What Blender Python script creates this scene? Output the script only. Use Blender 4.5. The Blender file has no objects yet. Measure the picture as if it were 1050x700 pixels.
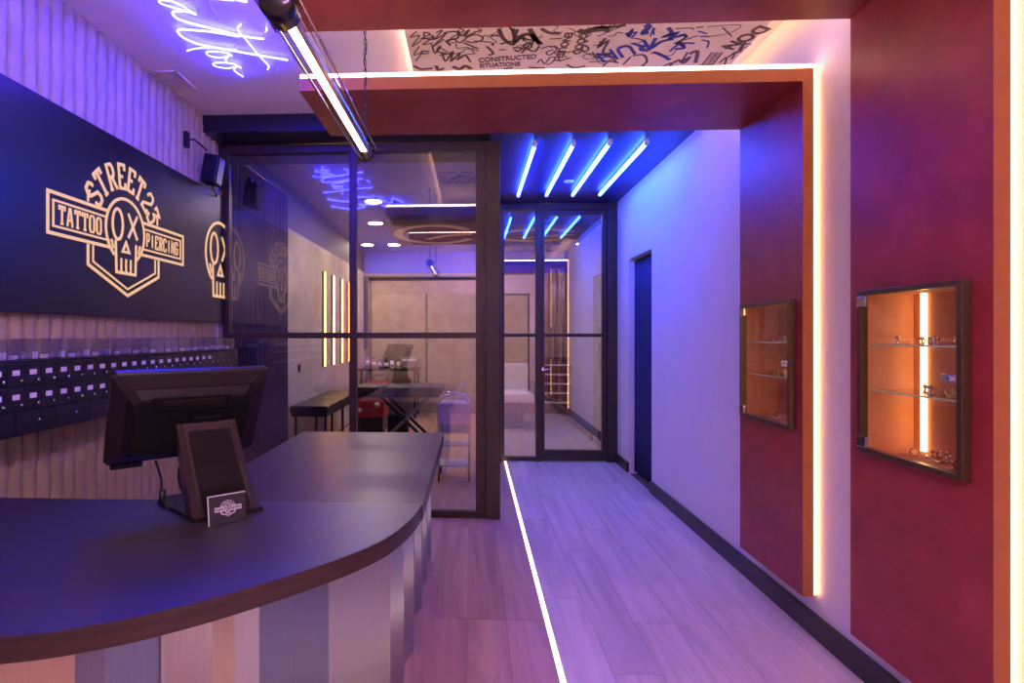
import bpy, bmesh, math, random
from mathutils import Vector, Matrix, noise as mnoise
random.seed(7)
PI = math.pi
scene = bpy.context.scene
COL = scene.collection

# ------------------------------------------------------------------ camera, world, exposure
cam_data = bpy.data.cameras.new('camera')
cam = bpy.data.objects.new('camera', cam_data)
COL.objects.link(cam)
cam_data.sensor_width = 36.0
cam_data.lens = 36.0 * 590.0 / 1050.0
cam_data.shift_x = (525.0 - 457.0) / 1050.0
cam_data.shift_y = -6.0 / 1050.0
cam_data.clip_start = 0.05
cam.location = (0, 0, 1.45)
cam.rotation_euler = (PI / 2, 0, math.atan(27.0 / 590.0))
scene.camera = cam

world = bpy.data.worlds.new('dusk_sky')
scene.world = world
world.use_nodes = True
world.node_tree.nodes['Background'].inputs[0].default_value = (1.12, 0.66, 1.20, 1)
world.node_tree.nodes['Background'].inputs[1].default_value = 0.9

# added point light, unseen, to warm the facade across the way
sl = bpy.data.lights.new('facade_fill_light', 'POINT'); sl.energy = 120; sl.color = (1.0, 0.72, 0.42); sl.shadow_soft_size = 0.2
slo = bpy.data.objects.new('facade_fill_light', sl); COL.objects.link(slo); slo.location = (-0.6, -5.0, 4.2)

scene.view_settings.view_transform = 'Standard'
scene.view_settings.look = 'None'
scene.view_settings.exposure = 1.0
scene.view_settings.gamma = 1.0
scene.view_settings.use_curve_mapping = False
try:
    scene.cycles.use_denoising = True
    scene.cycles.max_bounces = 10
    scene.cycles.transparent_max_bounces = 24
    scene.cycles.glossy_bounces = 5
    scene.cycles.sample_clamp_indirect = 6.0
except Exception:
    pass

# light colours and strengths (all emitted by modelled lamps)
WARM = (1.0, 0.50, 0.20)
BLUE = (0.018, 0.070, 1.0)
NEON = (0.011, 0.013, 1.0)
S_PORTAL, S_FLOOR, S_TUBE, S_NEON, S_PENDANT, S_CAB, S_SLAT, S_DOWN = 2.3, 4.5, 50.0, 56.0, 9.0, 4.2, 6.5, 95.0

# ------------------------------------------------------------------ materials
def new_mat(name):
    m = bpy.data.materials.new(name); m.use_nodes = True
    nt = m.node_tree
    return m, nt, nt.nodes['Principled BSDF']

def mat(name, color, rough=0.5, metal=0.0, var=0.0, scale=8.0, bump=0.0, stretch=None, spec=0.5, color2=None, bump_scale=None, coat=0.0, aniso=0.0):
    m, nt, b = new_mat(name)
    b.inputs['Base Color'].default_value = (*color, 1)
    b.inputs['Roughness'].default_value = rough
    b.inputs['Metallic'].default_value = metal
    b.inputs['Specular IOR Level'].default_value = spec
    b.inputs['Coat Weight'].default_value = coat
    b.inputs['Anisotropic'].default_value = aniso
    if var or bump:
        tc = nt.nodes.new('ShaderNodeTexCoord'); mp = nt.nodes.new('ShaderNodeMapping')
        nt.links.new(tc.outputs['Object'], mp.inputs[0])
        if stretch: mp.inputs['Scale'].default_value = stretch
        n = nt.nodes.new('ShaderNodeTexNoise'); n.inputs['Scale'].default_value = scale
        n.inputs['Detail'].default_value = 6; n.inputs['Roughness'].default_value = 0.6
        nt.links.new(mp.outputs[0], n.inputs[0])
        if var:
            r = nt.nodes.new('ShaderNodeValToRGB')
            c2 = color2 or tuple(min(1, c * (1 + var)) for c in color)
            c1 = tuple(c * (1 - var) for c in color)
            r.color_ramp.elements[0].position = 0.3; r.color_ramp.elements[1].position = 0.72
            r.color_ramp.elements[0].color = (*c1, 1); r.color_ramp.elements[1].color = (*c2, 1)
            nt.links.new(n.outputs['Fac'], r.inputs[0]); nt.links.new(r.outputs[0], b.inputs['Base Color'])
        if bump:
            n2 = n
            if bump_scale:
                n2 = nt.nodes.new('ShaderNodeTexNoise'); n2.inputs['Scale'].default_value = bump_scale; n2.inputs['Detail'].default_value = 4
                nt.links.new(mp.outputs[0], n2.inputs[0])
            bp = nt.nodes.new('ShaderNodeBump'); bp.inputs['Strength'].default_value = bump; bp.inputs['Distance'].default_value = 0.01
            nt.links.new(n2.outputs['Fac'], bp.inputs['Height']); nt.links.new(bp.outputs[0], b.inputs['Normal'])
    return m

def emis(name, color, strength):
    m, nt, b = new_mat(name)
    b.inputs['Base Color'].default_value = (*[min(1, 0.5 + c / 2) for c in color], 1)
    b.inputs['Emission Color'].default_value = (*color, 1)
    b.inputs['Emission Strength'].default_value = strength
    return m

def glass(name, tint, refl, rough=0.0):
    m = bpy.data.materials.new(name); m.use_nodes = True
    nt = m.node_tree; nt.nodes.clear()
    out = nt.nodes.new('ShaderNodeOutputMaterial')
    t = nt.nodes.new('ShaderNodeBsdfTransparent'); t.inputs[0].default_value = (*tint, 1)
    g = nt.nodes.new('ShaderNodeBsdfGlossy'); g.inputs['Roughness'].default_value = rough
    fr = nt.nodes.new('ShaderNodeFresnel'); fr.inputs[0].default_value = 1.5
    ad = nt.nodes.new('ShaderNodeMath'); ad.operation = 'ADD'; ad.use_clamp = True; ad.inputs[1].default_value = refl
    nt.links.new(fr.outputs[0], ad.inputs[0])
    # a pane reflects once, at the face turned to the ray
    ge = nt.nodes.new('ShaderNodeNewGeometry'); sb = nt.nodes.new('ShaderNodeMath'); sb.operation = 'SUBTRACT'; sb.inputs[0].default_value = 1.0
    nt.links.new(ge.outputs['Backfacing'], sb.inputs[1])
    pr = nt.nodes.new('ShaderNodeMath'); pr.operation = 'MULTIPLY'
    nt.links.new(ad.outputs[0], pr.inputs[0]); nt.links.new(sb.outputs[0], pr.inputs[1])
    mx = nt.nodes.new('ShaderNodeMixShader')
    nt.links.new(pr.outputs[0], mx.inputs[0]); nt.links.new(t.outputs[0], mx.inputs[1]); nt.links.new(g.outputs[0], mx.inputs[2])
    nt.links.new(mx.outputs[0], out.inputs[0])
    return m

def wood(name, c1, c2, rough, grain=(14, 0.9, 14), coat=0.0, bump=0.05, random_tone=0.0):
    m, nt, b = new_mat(name)
    b.inputs['Roughness'].default_value = rough; b.inputs['Coat Weight'].default_value = coat
    tc = nt.nodes.new('ShaderNodeTexCoord'); mp = nt.nodes.new('ShaderNodeMapping'); mp.inputs['Scale'].default_value = grain
    oi = nt.nodes.new('ShaderNodeObjectInfo')
    vm = nt.nodes.new('ShaderNodeVectorMath'); vm.operation = 'ADD'
    sc = nt.nodes.new('ShaderNodeVectorMath'); sc.operation = 'SCALE'; sc.inputs['Scale'].default_value = 1.0
    cb = nt.nodes.new('ShaderNodeCombineXYZ')
    ml = nt.nodes.new('ShaderNodeMath'); ml.operation = 'MULTIPLY'; ml.inputs[1].default_value = 37.0
    nt.links.new(oi.outputs['Random'], ml.inputs[0]); nt.links.new(ml.outputs[0], cb.inputs[0]); nt.links.new(ml.outputs[0], cb.inputs[1])
    nt.links.new(tc.outputs['Object'], vm.inputs[0]); nt.links.new(cb.outputs[0], vm.inputs[1])
    nt.links.new(vm.outputs[0], mp.inputs[0])
    n = nt.nodes.new('ShaderNodeTexNoise'); n.inputs['Scale'].default_value = 1.0; n.inputs['Detail'].default_value = 9; n.inputs['Roughness'].default_value = 0.62
    n.inputs['Distortion'].default_value = 0.9
    nt.links.new(mp.outputs[0], n.inputs[0])
    r = nt.nodes.new('ShaderNodeValToRGB')
    r.color_ramp.elements[0].position = 0.30; r.color_ramp.elements[1].position = 0.70
    r.color_ramp.elements[0].color = (*c1, 1); r.color_ramp.elements[1].color = (*c2, 1)
    nt.links.new(n.outputs['Fac'], r.inputs[0])
    hs = nt.nodes.new('ShaderNodeHueSaturation')
    mr = nt.nodes.new('ShaderNodeMapRange'); mr.inputs[3].default_value = 1 - random_tone; mr.inputs[4].default_value = 1 + random_tone
    nt.links.new(oi.outputs['Random'], mr.inputs[0]); nt.links.new(mr.outputs[0], hs.inputs['Value'])
    nt.links.new(r.outputs[0], hs.inputs['Color']); nt.links.new(hs.outputs[0], b.inputs['Base Color'])
    bp = nt.nodes.new('ShaderNodeBump'); bp.inputs['Strength'].default_value = bump; bp.inputs['Distance'].default_value = 0.005
    nt.links.new(n.outputs['Fac'], bp.inputs['Height']); nt.links.new(bp.outputs[0], b.inputs['Normal'])
    return m

M = {}
M['white_wall'] = mat('white_wall_paint', (0.78, 0.74, 0.74), 0.6, var=0.03, scale=3, bump=0.05, bump_scale=60)
M['ceiling'] = mat('ceiling_paint', (0.92, 0.82, 0.84), 0.7, var=0.03, scale=2)
M['flute'] = mat('fluted_plaster', (0.43, 0.34, 0.21), 0.5, var=0.12, scale=9, bump=0.25, bump_scale=40)
M['navy'] = mat('navy_ceiling_paint', (0.016, 0.022, 0.10), 0.4, var=0.2, scale=3)
M['blue_paint'] = mat('blue_ceiling_paint', (0.035, 0.07, 0.85), 0.5, var=0.1, scale=3)
M['header'] = mat('header_paint', (0.012, 0.012, 0.03), 0.32, var=0.2, scale=3)
M['black'] = mat('black_satin', (0.012, 0.012, 0.014), 0.38, var=0.2, scale=20)
M['black_gloss'] = mat('black_gloss', (0.010, 0.010, 0.012), 0.18, var=0.1, scale=10)
M['sign_board'] = mat('sign_board_lacquer', (0.005, 0.004, 0.006), 0.34, var=0.25, scale=2.5, spec=0.6)
M['bronze'] = mat('dark_bronze_frame', (0.040, 0.023, 0.017), 0.36, 0.0, var=0.15, scale=30, spec=0.45)
M['oxide'] = mat('oxide_red_plaster', (0.30, 0.024, 0.030), 0.42, var=0.25, scale=5, bump=0.12, bump_scale=14, color2=(0.38, 0.045, 0.045))
M['warm_lit_edge'] = mat('oxide_red_warm_lit', (0.36, 0.115, 0.028), 0.45, var=0.08, scale=12)  # oxide red with the strips' warm light put into the colour
M['floor_wood'] = wood('grey_oak_laminate', (0.50, 0.40, 0.36), (0.76, 0.64, 0.58), 0.36, (9, 0.75, 9), random_tone=0.05)
M['floor_brown'] = wood('brown_oak_laminate', (0.38, 0.20, 0.14), (0.62, 0.37, 0.27), 0.40, (9, 0.75, 9), random_tone=0.08)
M['sub_floor'] = mat('floor_base', (0.14, 0.09, 0.08), 0.8, var=0.2, scale=5)
M['counter_wood'] = wood('dark_counter_wood', (0.012, 0.008, 0.008), (0.030, 0.020, 0.018), 0.44, (1.2, 26, 26), bump=0.06)
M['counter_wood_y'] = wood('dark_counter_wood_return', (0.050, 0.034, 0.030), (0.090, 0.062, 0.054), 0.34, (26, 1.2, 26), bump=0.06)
M['brushed'] = mat('brushed_aluminium', (0.40, 0.44, 0.46), 0.30, 0.95, var=0.06, scale=3, stretch=(60, 60, 0.6), bump=0.05)
M['satin_panel'] = mat('satin_aluminium', (0.44, 0.49, 0.52), 0.42, 0.8, var=0.05, scale=3, stretch=(60, 60, 0.6), bump=0.03)
M['cool_lit_panel'] = mat('aluminium_blue_reflection', (0.20, 0.25, 0.38), 0.40, 0.85, var=0.06, scale=3, stretch=(60, 60, 0.6), bump=0.03)  # aluminium with a facet's blue-grey reflection put into the colour
M['warm_lit_panel'] = mat('aluminium_warm_reflection', (0.50, 0.45, 0.36), 0.36, 0.85, var=0.06, scale=3, stretch=(60, 60, 0.6), bump=0.03)  # aluminium with a facet's warm reflection put into the colour
M['chrome'] = mat('chrome', (0.75, 0.75, 0.78), 0.14, 1.0, var=0.04, scale=20)
M['brass'] = mat('brass_edge', (0.42, 0.24, 0.09), 0.36, 0.7, var=0.08, scale=20)
M['gold'] = mat('gold_jewel', (0.80, 0.52, 0.22), 0.18, 1.0, var=0.05, scale=60)
M['silver'] = mat('silver_jewel', (0.80, 0.78, 0.76), 0.16, 1.0, var=0.05, scale=60)
M['copper_lining'] = mat('copper_cabinet_lining', (0.60, 0.27, 0.13), 0.75, 0.0, var=0.10, scale=6, spec=0.15)
M['plastic_dark'] = mat("dark_grey_plastic", (0.012, 0.009, 0.009), 0.34, spec=0.35, var=0.12, scale=90, bump=0.05)
M['plastic_black'] = mat('black_plastic', (0.006, 0.006, 0.007), 0.42, spec=0.25, var=0.1, scale=90, bump=0.04)
M['neck'] = mat('grey_metal_paint', (0.085, 0.060, 0.055), 0.30, 0.5, var=0.06, scale=80)
M['white_plastic'] = mat('white_plastic', (0.78, 0.77, 0.80), 0.4, var=0.03, scale=10)
M['label'] = mat('paper_label', (0.74, 0.72, 0.74), 0.6, var=0.04, scale=30)
M['drawer'] = mat('black_drawer_front', (0.012, 0.011, 0.014), 0.32, var=0.2, scale=9)
M['concrete'] = mat('concrete_wall', (0.62, 0.52, 0.36), 0.75, var=0.18, scale=2.6, bump=0.15, bump_scale=20)
M['dark_wall'] = mat('dark_wall_paint', (0.045, 0.03, 0.06), 0.6, var=0.1, scale=4)
M['curtain_navy'] = mat('navy_curtain', (0.020, 0.032, 0.10), 0.75, var=0.15, scale=30, stretch=(4, 4, 0.4))
M['curtain_dark'] = mat('dark_curtain', (0.05, 0.028, 0.055), 0.7, var=0.15, scale=30, stretch=(4, 4, 0.4))
M['graffiti_base'] = mat('graffiti_panel_paint', (0.93, 0.78, 0.64), 0.6, var=0.04, scale=4)
M['ink_brown'] = mat('brown_ink', (0.14, 0.075, 0.06), 0.6, var=0.2, scale=30)
M['ink_black'] = mat('black_ink', (0.06, 0.04, 0.045), 0.6, var=0.2, scale=30)
M['ink_blue'] = mat('blue_ink', (0.05, 0.045, 0.38), 0.6, var=0.2, scale=30)
M['leather'] = mat('black_leather', (0.020, 0.017, 0.016), 0.42, var=0.2, scale=40, bump=0.15)
M['red'] = mat('red_lacquer', (0.50, 0.025, 0.03), 0.35, var=0.12, scale=12)
M['cream'] = mat('cream_blind', (0.72, 0.60, 0.42), 0.7, var=0.06, scale=4, stretch=(1, 1, 30))
M['tan_stone'] = mat('tan_facade', (0.58, 0.47, 0.28), 0.85, var=0.15, scale=3, bump=0.2)
M['pink'] = mat('pink_white_plastic', (0.78, 0.60, 0.66), 0.4, var=0.03, scale=10)
M['teal'] = mat('pale_teal_plastic', (0.34, 0.50, 0.48), 0.35, var=0.05, scale=10)
M['violet'] = mat('violet_plastic', (0.30, 0.14, 0.55), 0.35, var=0.05, scale=10)
M['grey_paint'] = mat('grey_enamel', (0.30, 0.28, 0.27), 0.35, 0.3, var=0.06, scale=10)
M['vent'] = mat('vent_enamel', (0.82, 0.72, 0.68), 0.5, var=0.03, scale=10)
M['skirting'] = mat('black_skirting', (0.016, 0.010, 0.014), 0.35, var=0.2, scale=10)
M['pavement'] = mat('pavement', (0.35, 0.30, 0.28), 0.9, var=0.15, scale=4, bump=0.2)
M['glass_partition'] = glass('smoked_partition_glass', (0.84, 0.82, 0.86), 0.17)
M['glass_door'] = glass('door_glass', (0.72, 0.70, 0.72), 0.22)
M['glass_clear'] = glass('clear_glass', (0.96, 0.97, 0.95), 0.02)
M['glass_shelf'] = glass('shelf_glass', (0.86, 0.90, 0.72), 0.22)
M['glass_tube'] = glass('tube_glass', (0.93, 0.92, 0.88), 0.03)
M['acrylic'] = glass('clear_acrylic', (0.90, 0.90, 0.94), 0.10, 0.08)
M['led_portal'] = emis('warm_led_portal', WARM, S_PORTAL)
M['led_beam'] = emis('warm_led_beam', (1.0, 0.60, 0.46), 7.5)
M['led_floor'] = emis('warm_led_floor', (1.0, 0.62, 0.36), S_FLOOR)
M['led_cab'] = emis('warm_led_cabinet', (1.0, 0.58, 0.22), S_CAB)
M['led_slat'] = emis('warm_led_slat', (1.0, 0.46, 0.085), S_SLAT)
M['led_graf'] = emis('warm_led_cove', (1.0, 0.58, 0.30), 5.0)
M['tube_blue'] = emis('blue_tube', BLUE, S_TUBE)
M['neon'] = emis('neon_blue', NEON, S_NEON)
M['pink_fill'] = emis('pink_violet_fill', (0.94, 0.54, 0.96), 112.0)
M['counter_wood'].node_tree.nodes['Principled BSDF'].inputs['Specular IOR Level'].default_value = 1.0
M['counter_wood'].node_tree.nodes['Principled BSDF'].inputs['Coat Weight'].default_value = 0.8
M['counter_wood'].node_tree.nodes['Principled BSDF'].inputs['Coat Roughness'].default_value = 0.40
M['shelf_edge'] = mat('glass_edge', (0.62, 0.74, 0.40), 0.2, var=0.1, scale=40)
M['edge_wood'] = wood('counter_edge_wood', (0.018, 0.008, 0.008), (0.050, 0.022, 0.020), 0.5, (3, 3, 60))
M['back_wall'] = mat('back_wall_plaster', (0.36, 0.28, 0.19), 0.8, var=0.25, scale=4, bump=0.15)
M['pendant'] = emis('pendant_led', (1.0, 0.90, 0.72), S_PENDANT)
M['down'] = emis('downlight', (1.0, 0.80, 0.55), S_DOWN)
M['logo'] = emis('lit_logo', (1.0, 0.60, 0.28), 0.40)
M['logo'].node_tree.nodes['Principled BSDF'].inputs['Base Color'].default_value = (0.20, 0.12, 0.06, 1)

# ------------------------------------------------------------------ mesh helpers
class MB:
    def __init__(s): s.v = []; s.f = []; s.sm = []
    def add(s, vs, fs, smooth=False):
        o = len(s.v); s.v += [tuple(p) for p in vs]
        s.f += [tuple(i + o for i in f) for f in fs]; s.sm += [smooth] * len(fs); return s
    def box(s, x0, y0, z0, x1, y1, z1, b=0.0):
        x0, x1 = min(x0, x1), max(x0, x1); y0, y1 = min(y0, y1), max(y0, y1); z0, z1 = min(z0, z1), max(z0, z1)
        if b <= 0:
            vs = [(x, y, z) for z in (z0, z1) for y in (y0, y1) for x in (x0, x1)]
            return s.add(vs, [(0, 2, 3, 1), (4, 5, 7, 6), (0, 1, 5, 4), (2, 6, 7, 3), (0, 4, 6, 2), (1, 3, 7, 5)])
        bm = bmesh.new(); bmesh.ops.create_cube(bm, size=1)
        for v in bm.verts:
            v.co = Vector(((x0 + x1) / 2 + v.co.x * (x1 - x0), (y0 + y1) / 2 + v.co.y * (y1 - y0), (z0 + z1) / 2 + v.co.z * (z1 - z0)))
        bmesh.ops.bevel(bm, geom=bm.edges[:], offset=b, segments=2, affect='EDGES', profile=0.6)
        return s.bm(bm)
    def bm(s, bm, mtx=None, smooth=False):
        bm.verts.index_update()
        s.add([(mtx @ v.co if mtx else v.co) for v in bm.verts], [[v.index for v in f.verts] for f in bm.faces], smooth)
        bm.free(); return s
    def mbox(s, mtx, dx, dy, dz, b=0.0):
        """box centred at the origin of mtx"""
        t = MB().box(-dx / 2, -dy / 2, -dz / 2, dx / 2, dy / 2, dz / 2, b)
        return s.add([mtx @ Vector(v) for v in t.v], t.f)
    def prism(s, pts, z0, z1):
        n = len(pts)
        vs = [(p[0], p[1], z0) for p in pts] + [(p[0], p[1], z1) for p in pts]
        fs = [tuple(range(n - 1, -1, -1)), tuple(range(n, 2 * n))] + [(i, (i + 1) % n, n + (i + 1) % n, n + i) for i in range(n)]
        return s.add(vs, fs)
    def tube(s, pts, r, n=8, closed=False, cap=True):
        pts = [Vector(p) for p in pts]; N = len(pts); rings = []; prev = None
        for i, p in enumerate(pts):
            a = pts[i - 1] if (i > 0 or closed) else p; b = pts[(i + 1) % N] if (i < N - 1 or closed) else p
            t = (b - a).normalized()
            if prev is None:
                u = t.orthogonal().normalized()
            else:
                u = (prev - t * prev.dot(t))
                u = u.normalized() if u.length > 1e-6 else t.orthogonal().normalized()
            prev = u; w = t.cross(u)
            rr = r[i] if isinstance(r, (list, tuple)) else r
            rings.append([p + (u * math.cos(2 * PI * k / n) + w * math.sin(2 * PI * k / n)) * rr for k in range(n)])
        vs = [q for g in rings for q in g]; fs = []
        for i in range(N if closed else N - 1):
            j = (i + 1) % N
            for k in range(n):
                fs.append((i * n + k, i * n + (k + 1) % n, j * n + (k + 1) % n, j * n + k))
        if cap and not closed:
            fs.append(tuple(range(n - 1, -1, -1))); fs.append(tuple((N - 1) * n + k for k in range(n)))
        return s.add(vs, fs, True)
    def lathe(s, prof, c=(0, 0, 0), n=20):
        """prof: (radius, z) pairs"""
        vs = [(c[0] + r * math.cos(2 * PI * k / n), c[1] + r * math.sin(2 * PI * k / n), c[2] + z) for r, z in prof for k in range(n)]
        fs = [(i * n + k, i * n + (k + 1) % n, (i + 1) * n + (k + 1) % n, (i + 1) * n + k) for i in range(len(prof) - 1) for k in range(n)]
        fs += [tuple(range(n - 1, -1, -1)), tuple((len(prof) - 1) * n + k for k in range(n))]
        return s.add(vs, fs, True)
    def ribbon(s, pts, w, fn, th=0.003, closed=False):
        """flat stroke of width w along 2-D points, mitred, mapped by fn(a, b, depth) into space"""
        N = len(pts); L = []; R = []
        P2 = [Vector((p[0], p[1])) for p in pts]
        for i in range(N):
            a = P2[i - 1] if (i > 0 or closed) else None; b = P2[(i + 1) % N] if (i < N - 1 or closed) else None
            p = P2[i]
            d1 = (p - a).normalized() if a is not None and (p - a).length > 1e-9 else None
            d2 = (b - p).normalized() if b is not None and (b - p).length > 1e-9 else None
            d1 = d1 or d2; d2 = d2 or d1
            n1 = Vector((-d1.y, d1.x)); n2 = Vector((-d2.y, d2.x)); m = n1 + n2
            m = m.normalized() if m.length > 1e-6 else n1
            k = 1.0 / max(0.45, m.dot(n1))
            L.append(p + m * w / 2 * k); R.append(p - m * w / 2 * k)
        vs = []
        for l, r in zip(L, R):
            vs += [fn(l.x, l.y, 0), fn(r.x, r.y, 0), fn(l.x, l.y, th), fn(r.x, r.y, th)]
        fs = []
        for i in range(N if closed else N - 1):
            a = i * 4; b = ((i + 1) % N) * 4
            fs += [(a, a + 1, b + 1, b), (a + 2, b + 2, b + 3, a + 3), (a, b, b + 2, a + 2), (a + 1, a + 3, b + 3, b + 1)]
        if not closed:
            e = (N - 1) * 4
            fs += [(0, 2, 3, 1), (e, e + 1, e + 3, e + 2)]
        return s.add(vs, fs)
    def mesh(s, name, m):
        me = bpy.data.meshes.new(name); me.from_pydata(s.v, [], s.f)
        me.polygons.foreach_set('use_smooth', s.sm); me.materials.append(m)
        bm = bmesh.new(); bm.from_mesh(me); bmesh.ops.recalc_face_normals(bm, faces=bm.faces[:]); bm.to_mesh(me); bm.free()
        me.update(); return me
    def build(s, name, m, parent=None, local=False):
        if parent is not None and not local:
            off = Vector((0, 0, 0)); q = parent
            while q is not None: off += q.location; q = q.parent
            s.v = [tuple(Vector(p) - off) for p in s.v]
        o = bpy.data.objects.new(name, s.mesh(name, m)); COL.objects.link(o)
        if parent is not None: o.parent = parent
        return o

def tag(o, label=None, cat=None, group=None, kind=None):
    if label: o['label'] = label
    if cat: o['category'] = cat
    if group: o['group'] = group
    if kind: o['kind'] = kind
    return o
def thing(name, loc, label, cat, group=None, rz=0.0):
    o = bpy.data.objects.new(name, None); COL.objects.link(o); o.empty_display_size = 0.1
    o.location = loc; o.rotation_euler = (0, 0, rz)
    return tag(o, label, cat, group)
def copy_tree(o, parent=None):
    c = o.copy(); COL.objects.link(c); c.parent = parent
    for ch in list(o.children): copy_tree(ch, c)
    return c
def struct(o): o['kind'] = 'structure'; return o
def spline(P, n=8, closed=False):
    out = []; N = len(P)
    for i in range(N if closed else N - 1):
        if closed: p0, p1, p2, p3 = P[i - 1], P[i], P[(i + 1) % N], P[(i + 2) % N]
        else: p0, p1, p2, p3 = P[max(i - 1, 0)], P[i], P[i + 1], P[min(i + 2, N - 1)]
        for k in range(n):
            t = k / n
            out.append(tuple(.5 * (2 * p1[j] + (p2[j] - p0[j]) * t + (2 * p0[j] - 5 * p1[j] + 4 * p2[j] - p3[j]) * t * t + (3 * p1[j] - p0[j] - 3 * p2[j] + p3[j]) * t ** 3) for j in range(len(p1))))
    if not closed: out.append(tuple(P[-1]))
    return out
def slab(axis, d0, d1, a, b, holes=()):
    """wall slab: axis 'x' -> thickness d0..d1 in x, a = y range, b = z range, rectangular holes (a0,a1,b0,b1)"""
    A = sorted(set([a[0], a[1]] + [h for H in holes for h in H[:2]])); B = sorted(set([b[0], b[1]] + [h for H in holes for h in H[2:]]))
    def solid(i, j):
        if not (0 <= i < len(A) - 1 and 0 <= j < len(B) - 1): return False
        ca, cb = (A[i] + A[i + 1]) / 2, (B[j] + B[j + 1]) / 2
        return not any(h[0] < ca < h[1] and h[2] < cb < h[3] for h in holes)
    def pt(d, p, q): return (d, p, q) if axis == 'x' else (p, d, q)
    m = MB()
    for i in range(len(A) - 1):
        for j in range(len(B) - 1):
            if not solid(i, j): continue
            a0, a1, b0, b1 = A[i], A[i + 1], B[j], B[j + 1]
            for d in (d0, d1): m.add([pt(d, a0, b0), pt(d, a1, b0), pt(d, a1, b1), pt(d, a0, b1)], [(0, 1, 2, 3)])
            if not solid(i - 1, j): m.add([pt(d0, a0, b0), pt(d1, a0, b0), pt(d1, a0, b1), pt(d0, a0, b1)], [(0, 1, 2, 3)])
            if not solid(i + 1, j): m.add([pt(d0, a1, b0), pt(d1, a1, b0), pt(d1, a1, b1), pt(d0, a1, b1)], [(0, 1, 2, 3)])
            if not solid(i, j - 1): m.add([pt(d0, a0, b0), pt(d1, a0, b0), pt(d1, a1, b0), pt(d0, a1, b0)], [(0, 1, 2, 3)])
            if not solid(i, j + 1): m.add([pt(d0, a0, b1), pt(d1, a0, b1), pt(d1, a1, b1), pt(d0, a1, b1)], [(0, 1, 2, 3)])
    # weld so that normals can be made consistent
    idx = {}; nv = []; mp = []
    for p in m.v:
        k = tuple(round(c, 5) for c in p)
        if k not in idx: idx[k] = len(nv); nv.append(p)
        mp.append(idx[k])
    m.f = [tuple(mp[i] for i in f) for f in m.f]; m.v = nv
    return m

# ------------------------------------------------------------------ setting
WX = 1.665          # right wall
LX = -2.06          # left wall (mean face)
CZ = 3.13           # main ceiling
cabs = [(1.90, 2.40), (2.892, 3.419)]      # y range of the two display cabinets
CABZ = (0.985, 1.630)

floor = struct(MB().box(-2.3, -1.6, -0.10, 2.3, 11.0, -0.013).build('floor', M['sub_floor']))
plank_meshes = {}
def plank(x0, x1, y0, y1, m='floor_wood'):
    key = (round(x1 - x0, 3), round(y1 - y0, 3), m)
    if key not in plank_meshes:
        w, l = key[:2]
        b = 0.0011
        vs = [(0.0006, 0.0006, -0.013), (w - 0.0006, 0.0006, -0.013), (w - 0.0006, l - 0.0006, -0.013), (0.0006, l - 0.0006, -0.013),
              (0.0006, 0.0006, -b), (w - 0.0006, 0.0006, -b), (w - 0.0006, l - 0.0006, -b), (0.0006, l - 0.0006, -b),
              (b * 2, b * 2, 0), (w - b * 2, b * 2, 0), (w - b * 2, l - b * 2, 0), (b * 2, l - b * 2, 0)]
        fs = [(0, 1, 5, 4), (1, 2, 6, 5), (2, 3, 7, 6), (3, 0, 4, 7), (4, 5, 9, 8), (5, 6, 10, 9), (6, 7, 11, 10), (7, 4, 8, 11), (8, 9, 10, 11)]
        plank_meshes[key] = MB().add(vs, fs).mesh('plank', M[m])
    o = bpy.data.objects.new('plank', plank_meshes[key]); COL.objects.link(o)
    o.location = (x0, y0, 0); o.parent = floor
def lay(xs, w, y0, y1, L, seed, m='floor_wood'):
    rnd = random.Random(seed)
    for x in xs:
        ys = [y0]; y = y0 + rnd.choice([0.35, 0.6, 0.85, 1.1, 1.3])
        while y < y1 - 0.2: ys.append(round(y, 2)); y += L
        ys.append(y1)
        for a, b in zip(ys, ys[1:]): plank(x, x + w, a, b, m)
FLX = 0.382         # the light line in the floor
lay([FLX + 0.012 + 0.211 * i for i in range(6)], 0.211, -1.6, 6.7, 1.4, 1)
lay([FLX - 0.012 - 0.1975 * (i + 1) for i in range(12)], 0.1975, -1.6, 4.62, 1.4, 2, 'floor_brown')
lay([FLX - 0.012 - 0.1975 * (i + 1) for i in range(12)], 0.1975, 4.62, 10.8, 2.06, 3, 'floor_brown')
lay([FLX + 0.012 + 0.211 * i for i in range(7)], 0.211, 6.7, 10.8, 2.05, 4)

struct(slab('x', WX, WX + 0.14, (-1.6, 6.9), (0, CZ),
            [(c[0] + 0.006, c[1] - 0.006, CABZ[0] + 0.006, CABZ[1] - 0.006) for c in cabs] + [(5.42, 6.19, -1, 2.26)]).build('wall_right', M['white_wall']))
struct(MB().box(WX - 0.028, -1.6, 0, WX, 5.42, 0.106, 0.004).build('baseboard_right', M['skirting']))
struct(MB().box(WX - 0.028, 6.19, 0, WX, 6.66, 0.106, 0.004).build('baseboard_right', M['skirting']))
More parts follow.
